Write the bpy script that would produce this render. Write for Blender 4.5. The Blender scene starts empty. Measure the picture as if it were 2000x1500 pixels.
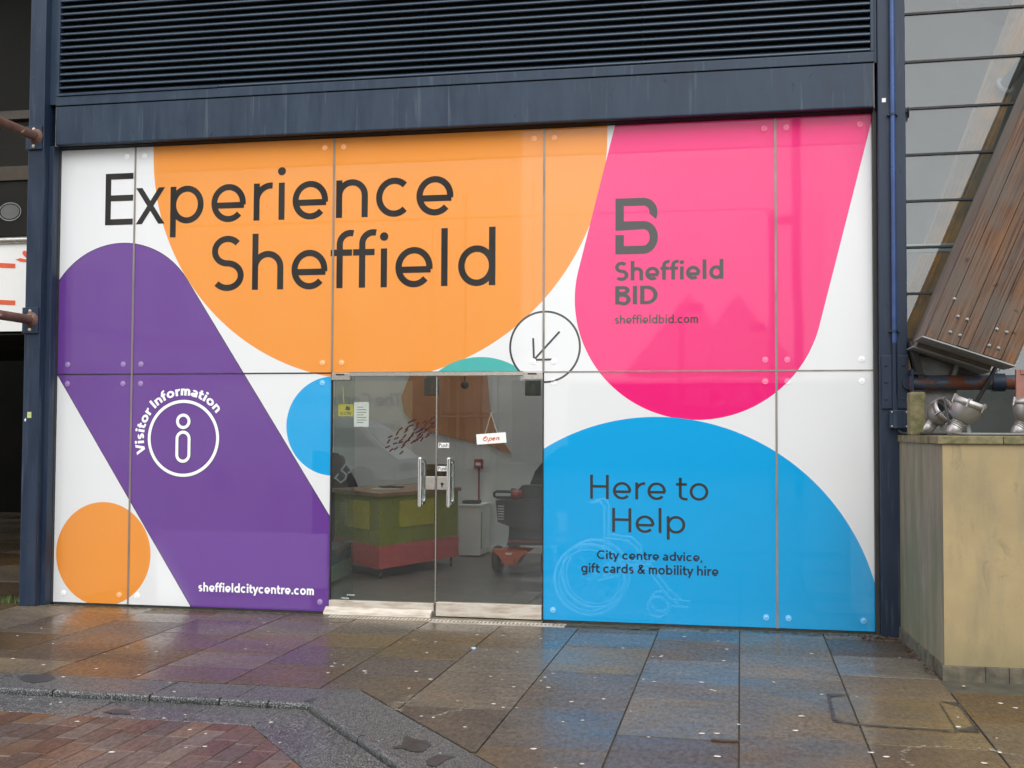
import bpy, bmesh, math, random
from mathutils import Vector, Matrix
random.seed(7)
R = math.radians
scn = bpy.context.scene
COL = scn.collection

# ---------------------------------------------------------------- camera
# measured from the straight lines of the place: facade = plane y 0, pavement = plane z 0, metres
FPX, CAM = 2271.66, Vector((0.0, -9.4878, 1.5745))
YAW, PITCH, ROLL = -0.19438, 0.03888, 0.00461
def _basis():
    cy, sy, cp, sp = math.cos(YAW), math.sin(YAW), math.cos(PITCH), math.sin(PITCH)
    f = Vector((sy*cp, cy*cp, sp)); r0 = Vector((cy, -sy, 0)); u0 = r0.cross(f)
    r = math.cos(ROLL)*r0 + math.sin(ROLL)*u0; u = -math.sin(ROLL)*r0 + math.cos(ROLL)*u0
    return r, u, f
CR, CU, CF = _basis()
camd = bpy.data.cameras.new('camera'); camo = bpy.data.objects.new('camera', camd); COL.objects.link(camo)
camd.sensor_width = 36; camd.lens = FPX/2000*36; camd.clip_start = 0.05; camd.clip_end = 1000
camo.matrix_world = Matrix(((CR.x, CU.x, -CF.x, CAM.x), (CR.y, CU.y, -CF.y, CAM.y), (CR.z, CU.z, -CF.z, CAM.z), (0, 0, 0, 1)))
scn.camera = camo
# ---------------------------------------------------------------- sky, sun, exposure (bright overcast day)
SUN_EL, SUN_AZ = 44, 165          # azimuth measured clockwise from +Y (north = into the facade)
w = bpy.data.worlds.new('World'); scn.world = w; w.use_nodes = True
nt = w.node_tree; bg = nt.nodes['Background']
sky = nt.nodes.new('ShaderNodeTexSky'); sky.sky_type = 'NISHITA'; sky.sun_disc = False
sky.sun_elevation = R(SUN_EL); sky.sun_rotation = R(SUN_AZ); sky.air_density = 1.0; sky.dust_density = 1.5; sky.ozone_density = 1.0
hs = nt.nodes.new('ShaderNodeHueSaturation'); hs.inputs['Saturation'].default_value = 0.16
nt.links.new(sky.outputs[0], hs.inputs['Color']); 
mxw = nt.nodes.new('ShaderNodeMix'); mxw.data_type = 'RGBA'; mxw.inputs[0].default_value = .88      # closed, even cloud cover over the clear sky
mxw.inputs[7].default_value = (8.6, 8.75, 9.0, 1); nt.links.new(hs.outputs[0], mxw.inputs[6]); nt.links.new(mxw.outputs[2], bg.inputs['Color'])
bg.inputs['Strength'].default_value = 0.15
sd = bpy.data.lights.new('sun', 'SUN'); sd.energy = 0.8; sd.angle = R(40); sd.color = (1, 0.97, 0.93)
so = bpy.data.objects.new('sun', sd); COL.objects.link(so)
_d = Vector((math.sin(R(SUN_AZ))*math.cos(R(SUN_EL)), math.cos(R(SUN_AZ))*math.cos(R(SUN_EL)), math.sin(R(SUN_EL))))
so.rotation_euler = _d.to_track_quat('Z', 'Y').to_euler(); so.location = _d*30
vs = scn.view_settings; vs.view_transform = 'Standard'; vs.look = 'None'; vs.exposure = 0.88; vs.gamma = 1; vs.use_curve_mapping = False
scn.cycles.max_bounces = 10; scn.cycles.transparent_max_bounces = 16; scn.cycles.glossy_bounces = 4
scn.cycles.caustics_reflective = False; scn.cycles.caustics_refractive = False

# ---------------------------------------------------------------- measuring helpers (photo pixel -> place)
def ray(px, py): return CR*((px-1000)/FPX) + CU*((750-py)/FPX) + CF
def atY(px, py, Y=0.0):
    d = ray(px, py); return CAM + d*((Y-CAM.y)/d.y)
def atZ(px, py, Z=0.0):
    d = ray(px, py); return CAM + d*((Z-CAM.z)/d.z)
def xz(px, py, Y=0.0):
    p = atY(px, py, Y); return (p.x, p.z)

# ---------------------------------------------------------------- object helpers
def tag(o, label=None, cat=None, group=None, kind=None):
    if label: o['label'] = label
    if cat: o['category'] = cat
    if group: o['group'] = group
    if kind: o['kind'] = kind
    return o
def empty(name, loc=(0, 0, 0), label=None, cat=None, group=None):
    o = bpy.data.objects.new(name, None); COL.objects.link(o); o.location = loc; o.empty_display_size = .1
    return tag(o, label, cat, group)
class MB:
    def __init__(s): s.v = []; s.f = []; s.sm = []
    def add(s, vs_, fs, smooth=False):
        b = len(s.v); s.v += [tuple(v) for v in vs_]; s.f += [tuple(i+b for i in f) for f in fs]; s.sm += [smooth]*len(fs); return s
    def box(s, x0, x1, y0, y1, z0, z1, ch=0.0):
        if x0 > x1: x0, x1 = x1, x0
        if y0 > y1: y0, y1 = y1, y0
        if z0 > z1: z0, z1 = z1, z0
        if ch <= 0:
            v = [(x, y, z) for z in (z0, z1) for y in (y0, y1) for x in (x0, x1)]
            return s.add(v, [(0, 2, 3, 1), (4, 5, 7, 6), (0, 1, 5, 4), (2, 6, 7, 3), (0, 4, 6, 2), (1, 3, 7, 5)])
        bm = bmesh.new(); bmesh.ops.create_cube(bm, size=1)
        for q in bm.verts: q.co = Vector(((x0+x1)/2+q.co.x*(x1-x0), (y0+y1)/2+q.co.y*(y1-y0), (z0+z1)/2+q.co.z*(z1-z0)))
        bmesh.ops.bevel(bm, geom=bm.edges[:], offset=ch, segments=2, profile=.6, affect='EDGES')
        bm.verts.index_update(); s.add([q.co.copy() for q in bm.verts], [tuple(q.index for q in f.verts) for f in bm.faces]); bm.free(); return s
    def prism(s, poly, axis, a, b):
        """poly 2D; axis 'y': poly=(x,z); 'z': poly=(x,y); 'x': poly=(y,z)"""
        n = len(poly)
        def P(p, t): return (p[0], t, p[1]) if axis == 'y' else ((p[0], p[1], t) if axis == 'z' else (t, p[0], p[1]))
        ar = sum(poly[i][0]*poly[(i+1) % n][1]-poly[(i+1) % n][0]*poly[i][1] for i in range(n))
        if ar < 0: poly = poly[::-1]
        v = [P(p, a) for p in poly]+[P(p, b) for p in poly]
        fs = [(i, (i+1) % n, n+(i+1) % n, n+i) for i in range(n)]+[tuple(range(n-1, -1, -1)), tuple(range(n, 2*n))]
        up = (axis in 'zx') == (b > a)
        if not up: fs = [f[::-1] for f in fs]
        return s.add(v, fs)
    def tube(s, pts, r, n=10, caps=True, radii=None):
        pts = [Vector(p) for p in pts]; m = len(pts); rings = []; prev = None
        for i, p in enumerate(pts):
            t = (pts[min(i+1, m-1)]-pts[max(i-1, 0)]).normalized()
            if prev is None: u = t.orthogonal().normalized()
            else:
                u = prev - t*prev.dot(t); u = u.normalized() if u.length > 1e-6 else t.orthogonal().normalized()
            prev = u; w_ = t.cross(u); rr = radii[i] if radii else r
            rings.append([p+(u*math.cos(2*math.pi*k/n)+w_*math.sin(2*math.pi*k/n))*rr for k in range(n)])
        v = [q for g in rings for q in g]
        fs = [(i*n+k, i*n+(k+1) % n, (i+1)*n+(k+1) % n, (i+1)*n+k) for i in range(m-1) for k in range(n)]
        s.add(v, fs, True)
        if caps: s.add(rings[0][::-1], [tuple(range(n))]); s.add(rings[-1], [tuple(range(n))])
        return s
    def lathe(s, prof, origin, axis, n=20, smooth=True):
        """prof: (radius, height along axis)"""
        a = Vector(axis).normalized(); u = a.orthogonal().normalized(); w_ = a.cross(u); o = Vector(origin)
        v = [o+a*h+(u*math.cos(2*math.pi*k/n)+w_*math.sin(2*math.pi*k/n))*max(r, 1e-5) for r, h in prof for k in range(n)]
        m = len(prof)
        return s.add(v, [(i*n+k, i*n+(k+1) % n, (i+1)*n+(k+1) % n, (i+1)*n+k) for i in range(m-1) for k in range(n)], smooth)
    def build(s, name, m, parent=None):
        me = bpy.data.meshes.new(name); me.from_pydata(s.v, [], s.f)
        if any(s.sm): me.polygons.foreach_set('use_smooth', s.sm)
        me.update(); o = bpy.data.objects.new(name, me); COL.objects.link(o)
        if m: me.materials.append(m)
        if parent:
            o.parent = parent; o.matrix_parent_inverse = Matrix.Translation(-parent.location) if parent.parent is None else Matrix()
        return o
def rep(src, parent, loc=None, rot=None):
    c = src.copy(); COL.objects.link(c); mi = src.matrix_parent_inverse.copy(); c.parent = parent; c.matrix_parent_inverse = mi
    if loc is not None: c.location = loc
    if rot is not None: c.rotation_euler = rot
    return c

# ---------------------------------------------------------------- materials
class NT:
    def __init__(s, name):
        s.m = bpy.data.materials.new(name); s.m.use_nodes = True; s.t = s.m.node_tree; s.p = s.t.nodes['Principled BSDF']; s.out = s.t.nodes['Material Output']
    def n(s, typ, **kw):
        q = s.t.nodes.new(typ)
        for k, v in kw.items(): setattr(q, k, v)
        return q
    def l(s, a, b): s.t.links.new(a, b)
    def put(s, sock, v):
        if hasattr(v, 'is_output') or hasattr(v, 'links'): s.l(v, sock)
        else: sock.default_value = v
    def math(s, op, a, b=0.0, c=0.0, clamp=False):
        q = s.n('ShaderNodeMath', operation=op, use_clamp=clamp)
        for i, v in enumerate((a, b, c)): s.put(q.inputs[i], v)
        return q.outputs[0]
    def mix(s, f, a, b):
        q = s.n('ShaderNodeMix', data_type='RGBA'); s.put(q.inputs[0], f)
        for i, v in ((6, a), (7, b)): s.put(q.inputs[i], v if not isinstance(v, tuple) else (*v[:3], 1))
        return q.outputs[2]
    def pos(s, scale=(1, 1, 1), obj=True, rot=(0, 0, 0)):
        if obj: t = s.n('ShaderNodeTexCoord').outputs['Object']
        else: t = s.n('ShaderNodeNewGeometry').outputs['Position']
        mp = s.n('ShaderNodeMapping'); mp.inputs['Scale'].default_value = scale; mp.inputs['Rotation'].default_value = rot; s.l(t, mp.inputs['Vector']); return mp.outputs[0]
    def noise(s, vec, scale, detail=4, rough=.55, dist=0.0):
        q = s.n('ShaderNodeTexNoise'); s.l(vec, q.inputs['Vector'])
        q.inputs['Scale'].default_value = scale; q.inputs['Detail'].default_value = detail; q.inputs['Roughness'].default_value = rough; q.inputs['Distortion'].default_value = dist
        return q.outputs['Fac']
    def ramp(s, f, a, b, lo=0.0, hi=1.0):
        q = s.n('ShaderNodeMapRange'); s.l(f, q.inputs[0])
        for i, v in enumerate((a, b, lo, hi)): q.inputs[1+i].default_value = v
        return q.outputs[0]
    def bump(s, h, strength=.3, dist=.01):
        q = s.n('ShaderNodeBump'); q.inputs['Strength'].default_value = strength; q.inputs['Distance'].default_value = dist; s.l(h, q.inputs['Height']); s.l(q.outputs[0], s.p.inputs['Normal'])
    def set(s, **kw):
        for k, v in kw.items(): s.put(s.p.inputs[k.replace('_', ' ')], (*v, 1) if isinstance(v, tuple) and len(v) == 3 else v)
        return s
def simple(name, c1, c2=None, rough=.5, metal=0.0, scale=8, vec=(1, 1, 1), lo=.35, hi=.65, bump=0.0, bdist=.004, fine=60, obj=True, rrange=.12, spec=.5):
    t = NT(name); t.set(Roughness=rough, Metallic=metal, Specular_IOR_Level=spec)
    if c2 is None: c2 = tuple(c*.8 for c in c1)
    v = t.pos(vec, obj); f = t.noise(v, scale, 6, .6); t.set(Base_Color=t.mix(t.ramp(f, lo, hi), c1, c2))
    t.set(Roughness=t.ramp(f, .3, .7, max(rough-rrange, .02), min(rough+rrange, 1)))
    if bump: t.bump(t.noise(v, fine, 4, .6), bump, bdist)
    return t.m

M = {}
# navy painted steel: chalky streaks, scratches, dark chips
def navy(name, c1, c2, chip):
    t = NT(name); v = t.pos((1, 1, .18), False); a = t.noise(v, 7, 6, .65); b = t.noise(t.pos((1, 1, 1), False), 1.3, 4, .6)
    c = t.mix(t.ramp(a, .35, .72), c1, c2); c = t.mix(t.math('MULTIPLY', t.ramp(b, .45, .65), .5), c, tuple(x*.72 for x in c1))
    ch = t.ramp(t.noise(t.pos((1, 1, .55), False), 9, 5, .7, .4), .66, .70); c = t.mix(t.math('MULTIPLY', ch, .75), c, chip)
    sp = t.ramp(t.noise(t.pos((1, 1, 1), False), 42, 3, .6), .765, .79); c = t.mix(t.math('MULTIPLY', sp, .6), c, (.40, .40, .39))
    scr = t.ramp(t.noise(t.pos((.25, 1, 6), False, (0, .25, 0)), 22, 5, .7), .70, .76); c = t.mix(t.math('MULTIPLY', scr, .40), c, (.22, .25, .28))
    dr_ = t.ramp(t.noise(t.pos((1, 1, .05), False), 26, 4, .6), .58, .72); c = t.mix(t.math('MULTIPLY', dr_, .30), c, (.13, .16, .19))
    t.set(Base_Color=c, Roughness=t.ramp(a, .3, .7, .34, .55), Specular_IOR_Level=.32); t.bump(t.noise(v, 14, 4), .12, .004); return t.m
M['navy'] = navy('navy_paint', (.015, .028, .051), (.027, .045, .072), (.007, .011, .026))
M['navy_dark'] = navy('navy_paint_worn', (.013, .024, .048), (.024, .038, .064), (.005, .008, .028))
M['blade'] = simple('louvre_paint', (.024, .042, .066), (.036, .057, .084), .42, scale=5, vec=(.4, 1, 1), obj=False)
M['black'] = simple('black_recess', (.004, .004, .005), (.008, .008, .009), .7)
M['bluepipe'] = simple('blue_conduit_paint', (.03, .075, .22), (.02, .05, .15), .35, scale=6)
M['alu'] = simple('aluminium', (.62, .60, .56), (.42, .39, .34), .34, .85, scale=14, vec=(1, 1, 3))
M['alu_dirty'] = simple('dirty_aluminium', (.60, .55, .48), (.36, .29, .22), .48, .35, scale=11, vec=(.4, 1, 2.5), lo=.42, hi=.68, bump=.1)
M['chrome'] = simple('polished_steel', (.78, .77, .75), (.68, .67, .66), .12, 1.0, rrange=.04)
M['strip'] = simple('joint_strip', (.30, .26, .22), (.19, .17, .15), .42, .35, scale=9, vec=(1, 1, .3))
M['seal'] = simple('black_seal', (.012, .012, .013), (.03, .028, .026), .55)
M['white'] = simple('white_board', (.78, .78, .76), (.72, .72, .70), .35, scale=3)
M['ink'] = simple('dark_ink', (.02, .02, .02), (.03, .03, .03), .4)
# printed film on the glass: flat print drawn with distances on the facade plane (x, z in metres)
WHITE, ORANGE, PURPLE, PINK, BLUE, TEAL = (.92, .93, .94), (.98, .345, .045), (.160, .052, .325), (1.0, .022, .225), (.008, .42, .86), (.06, .50, .46)
def print_color(t):
    g = t.n('ShaderNodeNewGeometry').outputs['Position']; sx = t.n('ShaderNodeSeparateXYZ'); t.l(g, sx.inputs[0]); X, Z = sx.outputs['X'], sx.outputs['Z']
    def circle(cx, cz, r):
        a = t.math('SUBTRACT', X, cx); b = t.math('SUBTRACT', Z, cz)
        return t.math('SUBTRACT', t.math('SQRT', t.math('ADD', t.math('MULTIPLY', a, a), t.math('MULTIPLY', b, b))), r)
    def capsule(cx, cz, dx, dz, r):       # half-infinite rounded bar from (cx,cz) in direction d
        a = t.math('SUBTRACT', X, cx); b = t.math('SUBTRACT', Z, cz)
        k = t.math('MAXIMUM', t.math('ADD', t.math('MULTIPLY', a, dx), t.math('MULTIPLY', b, dz)), 0.0)
        a = t.math('SUBTRACT', a, t.math('MULTIPLY', k, dx)); b = t.math('SUBTRACT', b, t.math('MULTIPLY', k, dz))
        return t.math('SUBTRACT', t.math('SQRT', t.math('ADD', t.math('MULTIPLY', a, a), t.math('MULTIPLY', b, b))), r)
    def inside(d, e=0.0): return t.math('LESS_THAN', d, e)
    c = t.mix(inside(circle(-3.107, 4.019, 2.033)), WHITE, ORANGE)
    c = t.mix(t.math('MULTIPLY', inside(circle(-2.141, 1.569, .609)), t.math('GREATER_THAN', Z, 2.05)), c, TEAL)
    pc = capsule(-5.427, 2.473, .5475, -.837, .747)
    c = t.mix(inside(pc, .007), c, (.05, .04, .06)); c = t.mix(inside(pc), c, PURPLE)
    c = t.mix(inside(circle(-3.427, 1.596, .425)), c, BLUE)
    c = t.mix(inside(circle(-5.565, .451, .459)), c, ORANGE)
    c = t.mix(inside(capsule(-.35, 2.649, .245, .9695, .993)), c, PINK)
    ar = circle(-1.592, 2.258, .2925)
    c = t.mix(inside(ar), c, WHITE)
    c = t.mix(inside(circle(-.671, -.073, 1.753)), c, BLUE)
    c = t.mix(inside(t.math('ABSOLUTE', ar), .0085), c, (.04, .04, .04))
    return c
def film(name, lighten=0.0, see=.20):
    t = NT(name); c = print_color(t)
    if lighten: c = t.mix(lighten, c, (.85, .83, .80))
    t.set(Base_Color=c, Roughness=.03, Specular_IOR_Level=.46)
    # toughened glass: very slight waves in the reflection
    t.bump(t.noise(t.pos((1, 1, 1), False), 1.1, 2, .4), .05, .02)
    tr = t.n('ShaderNodeBsdfTransparent'); mx = t.n('ShaderNodeMixShader'); mx.inputs[0].default_value = see
    tr.inputs[0].default_value = (1, 1, 1, 1)
    tl = t.n('ShaderNodeBsdfTranslucent'); t.l(c, tl.inputs[0]); m0 = t.n('ShaderNodeMixShader'); m0.inputs[0].default_value = .16 if see else 0.0
    t.l(t.p.outputs[0], m0.inputs[1]); t.l(tl.outputs[0], m0.inputs[2])      # light filters through the vinyl into the shop
    t.l(m0.outputs[0], mx.inputs[1]); t.l(tr.outputs[0], mx.inputs[2]); t.l(mx.outputs[0], t.out.inputs[0]); return t.m
M['film'] = film('printed_film_on_glass'); M['film_disc'] = film('fixing_disc_under_film', .20, 0.0)
def vinyl(name, col):
    t = NT(name); t.set(Base_Color=col, Roughness=.03, Specular_IOR_Level=.46); return t.m
M['v_dark'] = vinyl('charcoal_vinyl', (.030, .029, .028)); M['v_grey'] = vinyl('grey_vinyl', (.048, .045, .044))
M['v_navy'] = vinyl('navy_vinyl', (.016, .026, .05)); M['v_white'] = vinyl('white_vinyl', (.84, .84, .84)); M['v_shadow'] = vinyl('text_outline', (.06, .045, .09))
M['clear'] = None
# architectural glass: transparent with a mirror share by angle
def glass(name, ior, tint, dirt=0.0):
    t = NT(name); t.t.nodes.remove(t.p)
    fr = t.n('ShaderNodeFresnel'); fr.inputs['IOR'].default_value = ior
    gl = t.n('ShaderNodeBsdfGlossy'); gl.inputs['Roughness'].default_value = 0.0; gl.inputs['Color'].default_value = (.95, .97, .97, 1)
    tr = t.n('ShaderNodeBsdfTransparent'); tr.inputs[0].default_value = (*tint, 1)
    mx = t.n('ShaderNodeMixShader'); gb_ = t.n('ShaderNodeNewGeometry').outputs['Backfacing']; t.l(t.math('MULTIPLY', fr.outputs[0], t.math('SUBTRACT', 1.0, gb_)), mx.inputs[0]); t.l(tr.outputs[0], mx.inputs[1]); t.l(gl.outputs[0], mx.inputs[2])
    o = mx.outputs[0]
    if dirt:
        d = t.n('ShaderNodeBsdfDiffuse'); d.inputs[0].default_value = (.55, .58, .57, 1)
        m2 = t.n('ShaderNodeMixShader'); v = t.pos((1, 1, .35), False); t.l(t.ramp(t.noise(v, 6, 5, .65), .35, .75, dirt*.4, dirt*1.5), m2.inputs[0]); t.l(o, m2.inputs[1]); t.l(d.outputs[0], m2.inputs[2]); o = m2.outputs[0]
    t.l(o, t.out.inputs[0]); return t.m
M['glass_door'] = glass('door_glass', 1.82, (.88, .905, .89), .008)
M['glass_fin'] = glass('glass_fin', 1.5, (.84, .90, .88), .02)
M['glass_wg'] = glass('conservatory_glass', 2.0, (.84, .88, .87), .03)

def clear_mat():
    t = NT('clear_glass_edge'); t.t.nodes.remove(t.p); tr = t.n('ShaderNodeBsdfTransparent'); tr.inputs[0].default_value = (.94, .97, .96, 1); t.l(tr.outputs[0], t.out.inputs[0]); return t.m
M['clear'] = clear_mat()
# ---------------------------------------------------------------- lettering: a geometric sans drawn as strokes (unit = cap height)
def arc(cx, cy, rx, ry, a0, a1, n=22):
    return [(cx+rx*math.cos(R(a0+(a1-a0)*i/n)), cy+ry*math.sin(R(a0+(a1-a0)*i/n))) for i in range(n+1)]
XH, ASC, DSC, OV = .70, 1.035, -.27, .012
def glyph(ch, w):
    """list of ('s', points) strokes / ('p', polygon) / ('r', closed ring), and advance width"""
    h = w/2; S = []; sb = .095 if w < .13 else .062
    def st(*p): S.append(('s', list(p)))
    def diag(x0, y0, x1, y1, k=1.10):
        q = w*k/2; S.append(('p', [(x0-q, y0), (x0+q, y0), (x1+q, y1), (x1-q, y1)]))
    def dot(x, y, r): S.append(('p', arc(x, y, r, r, 0, 360-18, 19)))
    def ring(cx, cy, rx, ry): S.append(('r', arc(cx, cy, rx, ry, 0, 350, 35)))
    b = .68 if w < .13 else .66
    if ch == ' ': return [], .29
    if ch in 'oec':
        rx, ry = b/2-h, XH/2+OV-h; cx, cy = b/2, XH/2; W = b
        if ch == 'o': ring(cx, cy, rx, ry)
        elif ch == 'c': st(*arc(cx, cy, rx, ry, 46, 314, 34)); W = b*.93
        else:
            st(*arc(cx, cy, rx, ry, -7, 318 if w < .13 else 308, 40)); st((h*1.2, cy-h*.75), (b-h*.6, cy-h*.75))
        return S, W+2*sb*.62, sb*.62
    if ch in 'bdpqg':
        B = b*.98; right = ch in 'dg'; cx = B/2 if right else B/2
        ring(cx, XH/2, B/2-h, XH/2+OV-h); sx = B-h if right else h
        if ch in 'bd': st((sx, 0), (sx, ASC))
        elif ch == 'p': st((sx, DSC), (sx, XH))
        else: st((sx, XH), (sx, -.02), *arc(B/2, -.02, B/2-h, .26-h, 0, -140, 16))
        return S, B+2*sb, sb
    if ch in 'nhmru':
        W = .60 if w < .13 else .58
        if ch == 'r':
            st((h, 0), (h, XH)); st(*arc(h+.28, XH-.285-h+OV, .28, .285, 170, 84, 12)); return S, .40+sb*.9, sb
        if ch == 'm':
            W2 = .50; st((h, 0), (h, XH))
            for k in (0, 1):
                x0 = h+k*(W2-w); rx = (W2-w)/2; st(*arc(x0+rx, XH+OV-h-rx, rx, rx, 178, 0, 16), (x0+2*rx, 0))
            return S, 2*W2-w+2*sb, sb
        rx = W/2-h
        if ch == 'u':
            st((W-h, XH), (W-h, 0)); st((h, XH), (h, rx+h-OV), *arc(W/2, rx+h-OV, rx, rx, 182, 360, 18)); return S, W+2*sb, sb
        st((h, 0), (h, ASC if ch == 'h' else XH)); st(*arc(W/2, XH+OV-h-rx, rx, rx, 178, 0, 18), (W-h, 0)); return S, W+2*sb, sb
    if ch == 'i': st((h, 0), (h, XH)); dot(h, XH+.215, max(.078, w*.62)); return S, w+2*sb, sb
    if ch == 'l': st((h, 0), (h, ASC)); return S, w+2*sb, sb
    if ch == 'f':
        x = .17; st((x, 0), (x, ASC-.2-h+.02), *arc(x+.2, ASC-.2-h+.02, .2, .2, 180, 74, 12)); st((0, XH-h), (.40, XH-h)); return S, .42, .0
    if ch == 't':
        x = .16; st((x, XH+.22), (x, .19), *arc(x+.19, .19-OV, .19, .19-h, 180, 292, 14)); st((0, XH-h), (.40, XH-h)); return S, .46, .02
    if ch in 'sS':
        H_, W = (1.0, .64) if ch == 'S' else (XH, .48)
        ry = (H_+2*OV-w)/4; rx = W/2-h
        st(*arc(W/2, H_+OV-h-ry, rx*.94, ry, 38, 270, 30), *arc(W/2, -OV+h+ry, rx, ry, 88, -142, 30)); return S, W+2*sb*.7, sb*.7
    if ch == 'a':
        W = .53; rx = W/2-h*.9
        st(*arc(W/2-.01, XH+OV-h-rx*.92, rx, rx*.92, 140, 0, 18), (W-h, 0)); ring(W/2-.025, .215-OV, W/2-h*.6-.02, .215-h); return S, W+2*sb*.8, sb*.7
    if ch == 'x': diag(.07, 0, .53, XH); diag(.07, XH, .53, 0); return S, .62, .01
    if ch == 'v': diag(.30, 0, .06, XH); diag(.30, 0, .54, XH); return S, .60, .0
    if ch == 'y': diag(.30, .02, .06, XH); diag(.18, DSC, .55, XH); return S, .61, .0
    if ch == '.': dot(h+.01, max(.08, w*.62)-.01, max(.08, w*.62)); return S, w+2*sb, sb
    if ch == ',': diag(.02, -.15, .09, .13, 1.0); return S, w+2*sb, sb
    if ch == '&':
        st((.70, 0), (.24, .60), *arc(.34, .80, .155, .19-h, 205, -60, 22), (.16, .42), *arc(.27, .24, .235-h*.4, .25-h, 130, 300, 20), (.66, .46)); return S, .80, .05
    # capitals
    if ch == 'E': st((h, 0), (h, 1)); [st((w*.9, y), (.57, y)) for y in (h, .52, 1-h)]; return S, .57+sb*1.6, sb*1.15
    if ch == 'L': st((h, 0), (h, 1)); st((w*.9, h), (.52, h)); return S, .54+sb, sb
    if ch == 'T': st((.3, 0), (.3, 1)); st((0, 1-h), (.6, 1-h)); return S, .62, .01
    if ch == 'I': st((h, 0), (h, 1)); return S, w+2*sb, sb
    if ch == 'H': st((h, 0), (h, 1)); st((.70-h, 0), (.70-h, 1)); st((w*.9, .52), (.70-w*.9, .52)); return S, .70+2*sb, sb
    if ch in 'DPBRU':
        if ch == 'U': st((h, 1), (h, .3), *arc(.32, .3, .32-h, .3-h, 180, 360, 20), (.64-h, 1)); return S, .64+2*sb, sb
        st((h, 0), (h, 1))
        if ch == 'D': st((w*.8, 1-h), (.28, 1-h), *arc(.28, .5, .43-h, .5-h, 90, -90, 26), (w*.8, h)); return S, .71+2*sb, sb
        st((w*.8, 1-h), (.32, 1-h), *arc(.32, .76, .24-h*.6, .24-h, 90, -90, 16), (w*.8, .52+h))
        if ch == 'B': st((w*.8, .52-h*.2), (.34, .52-h*.2), *arc(.34, .27, .26-h*.6, .25-h*.2, 90, -90, 16), (w*.8, .02+h)); return S, .60+2*sb, sb
        if ch == 'R': diag(.56, 0, .30, .52)
        return S, .57+2*sb, sb
    if ch in 'CG':
        st(*arc(.48, .5, .48-h, .5+OV-h, 48, 312, 36))
        if ch == 'G': st((.86-h, .14), (.86-h, .48), (.52, .48))
        return S, .86+sb, sb*.7
    if ch == 'V': diag(.36, 0, .06, 1); diag(.36, 0, .66, 1); return S, .72, .0
    if ch == 'N': st((h, 0), (h, 1)); st((.66-h, 0), (.66-h, 1)); diag(.60, 0, .06, 1); return S, .66+2*sb, sb
    raise ValueError(ch)
def stroke_strip(pts, w, closed):
    P = [Vector(p) for p in pts]; Q = [P[0]]
    for p in P[1:]:
        if (p-Q[-1]).length > 1e-4: Q.append(p)
    P = Q; n = len(P); L = []; Rr = []
    for i in range(n):
        a = P[i]-P[i-1] if (i > 0 or closed) else P[1]-P[0]
        b = P[(i+1) % n]-P[i] if (i < n-1 or closed) else P[-1]-P[-2]
        a = a.normalized(); b = b.normalized(); t = a+b
        t = t.normalized() if t.length > 1e-3 else a
        nn = Vector((-t.y, t.x)); k = min(1/max(nn.dot(Vector((-a.y, a.x))), .35), 2.0)
        L.append(P[i]+nn*(w/2*k)); Rr.append(P[i]-nn*(w/2*k))
    return L, Rr
def lettering(name, text, weight, place, m, parent, y, track=0.0, fit=None, xscale=1.0, layer=.0004, faces_in=False):
    """place(u, v) -> (x, z) maps text units to the facade plane; y: depth of the film"""
    mb = MB(); u = 0.0; items = []; first = None
    for ch in text:
        g = glyph(ch, weight); s_, adv = g[0], g[1]; off = g[2] if len(g) > 2 else 0
        items.append((s_, u+off, adv, u)); u += adv+track
    for s_, ux, adv, u0 in items:
        pl = place(ux, u0, adv, u)
        if not s_ and mb.v: o = mb.build(name, m, parent); first = first or o; mb = MB()      # each word is a piece
        for k, (kind, pts) in enumerate(s_):
            yy = y-k*layer
            if kind == 'p':
                V = [pl(p) for p in pts]; n = len(V)
                ar = sum(V[i][0]*V[(i+1) % n][1]-V[(i+1) % n][0]*V[i][1] for i in range(n))
                if ar < 0: V = V[::-1]
                mb.add([(a, yy, b) for a, b in V], [tuple(range(n))])
            else:
                L, Rr = stroke_strip(pts, weight, kind == 'r'); n = len(L)
                V = [pl((p.x, p.y)) for p in L]+[pl((p.x, p.y)) for p in Rr]
                rng = range(n) if kind == 'r' else range(n-1)
                mb.add([(a, yy, b) for a, b in V], [(i, n+i, n+(i+1) % n, (i+1) % n) for i in rng])
    o = mb.build(name, m, parent); return first or o
def line_place(x0, x1, z, cap):
    def place(ux, u0, adv, total):
        sx = (x1-x0)/total
        return lambda p: (x0+(ux+p[0])*sx, z+p[1]*cap)
    return place
def arc_place(cx, cz, r, a_start, a_end, cap):
    def place(ux, u0, adv, total):
        k = R(a_start-a_end)/total; am = R(a_start)-(u0+adv/2)*k; sx = k*(r+cap*.35)
        def f(p):
            lx = (ux+p[0]-u0-adv/2)*sx; lz = r+p[1]*cap
            return (cx+lx*math.sin(am)+lz*math.cos(am), cz-lx*math.cos(am)+lz*math.sin(am))
        return f
    return place
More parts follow.
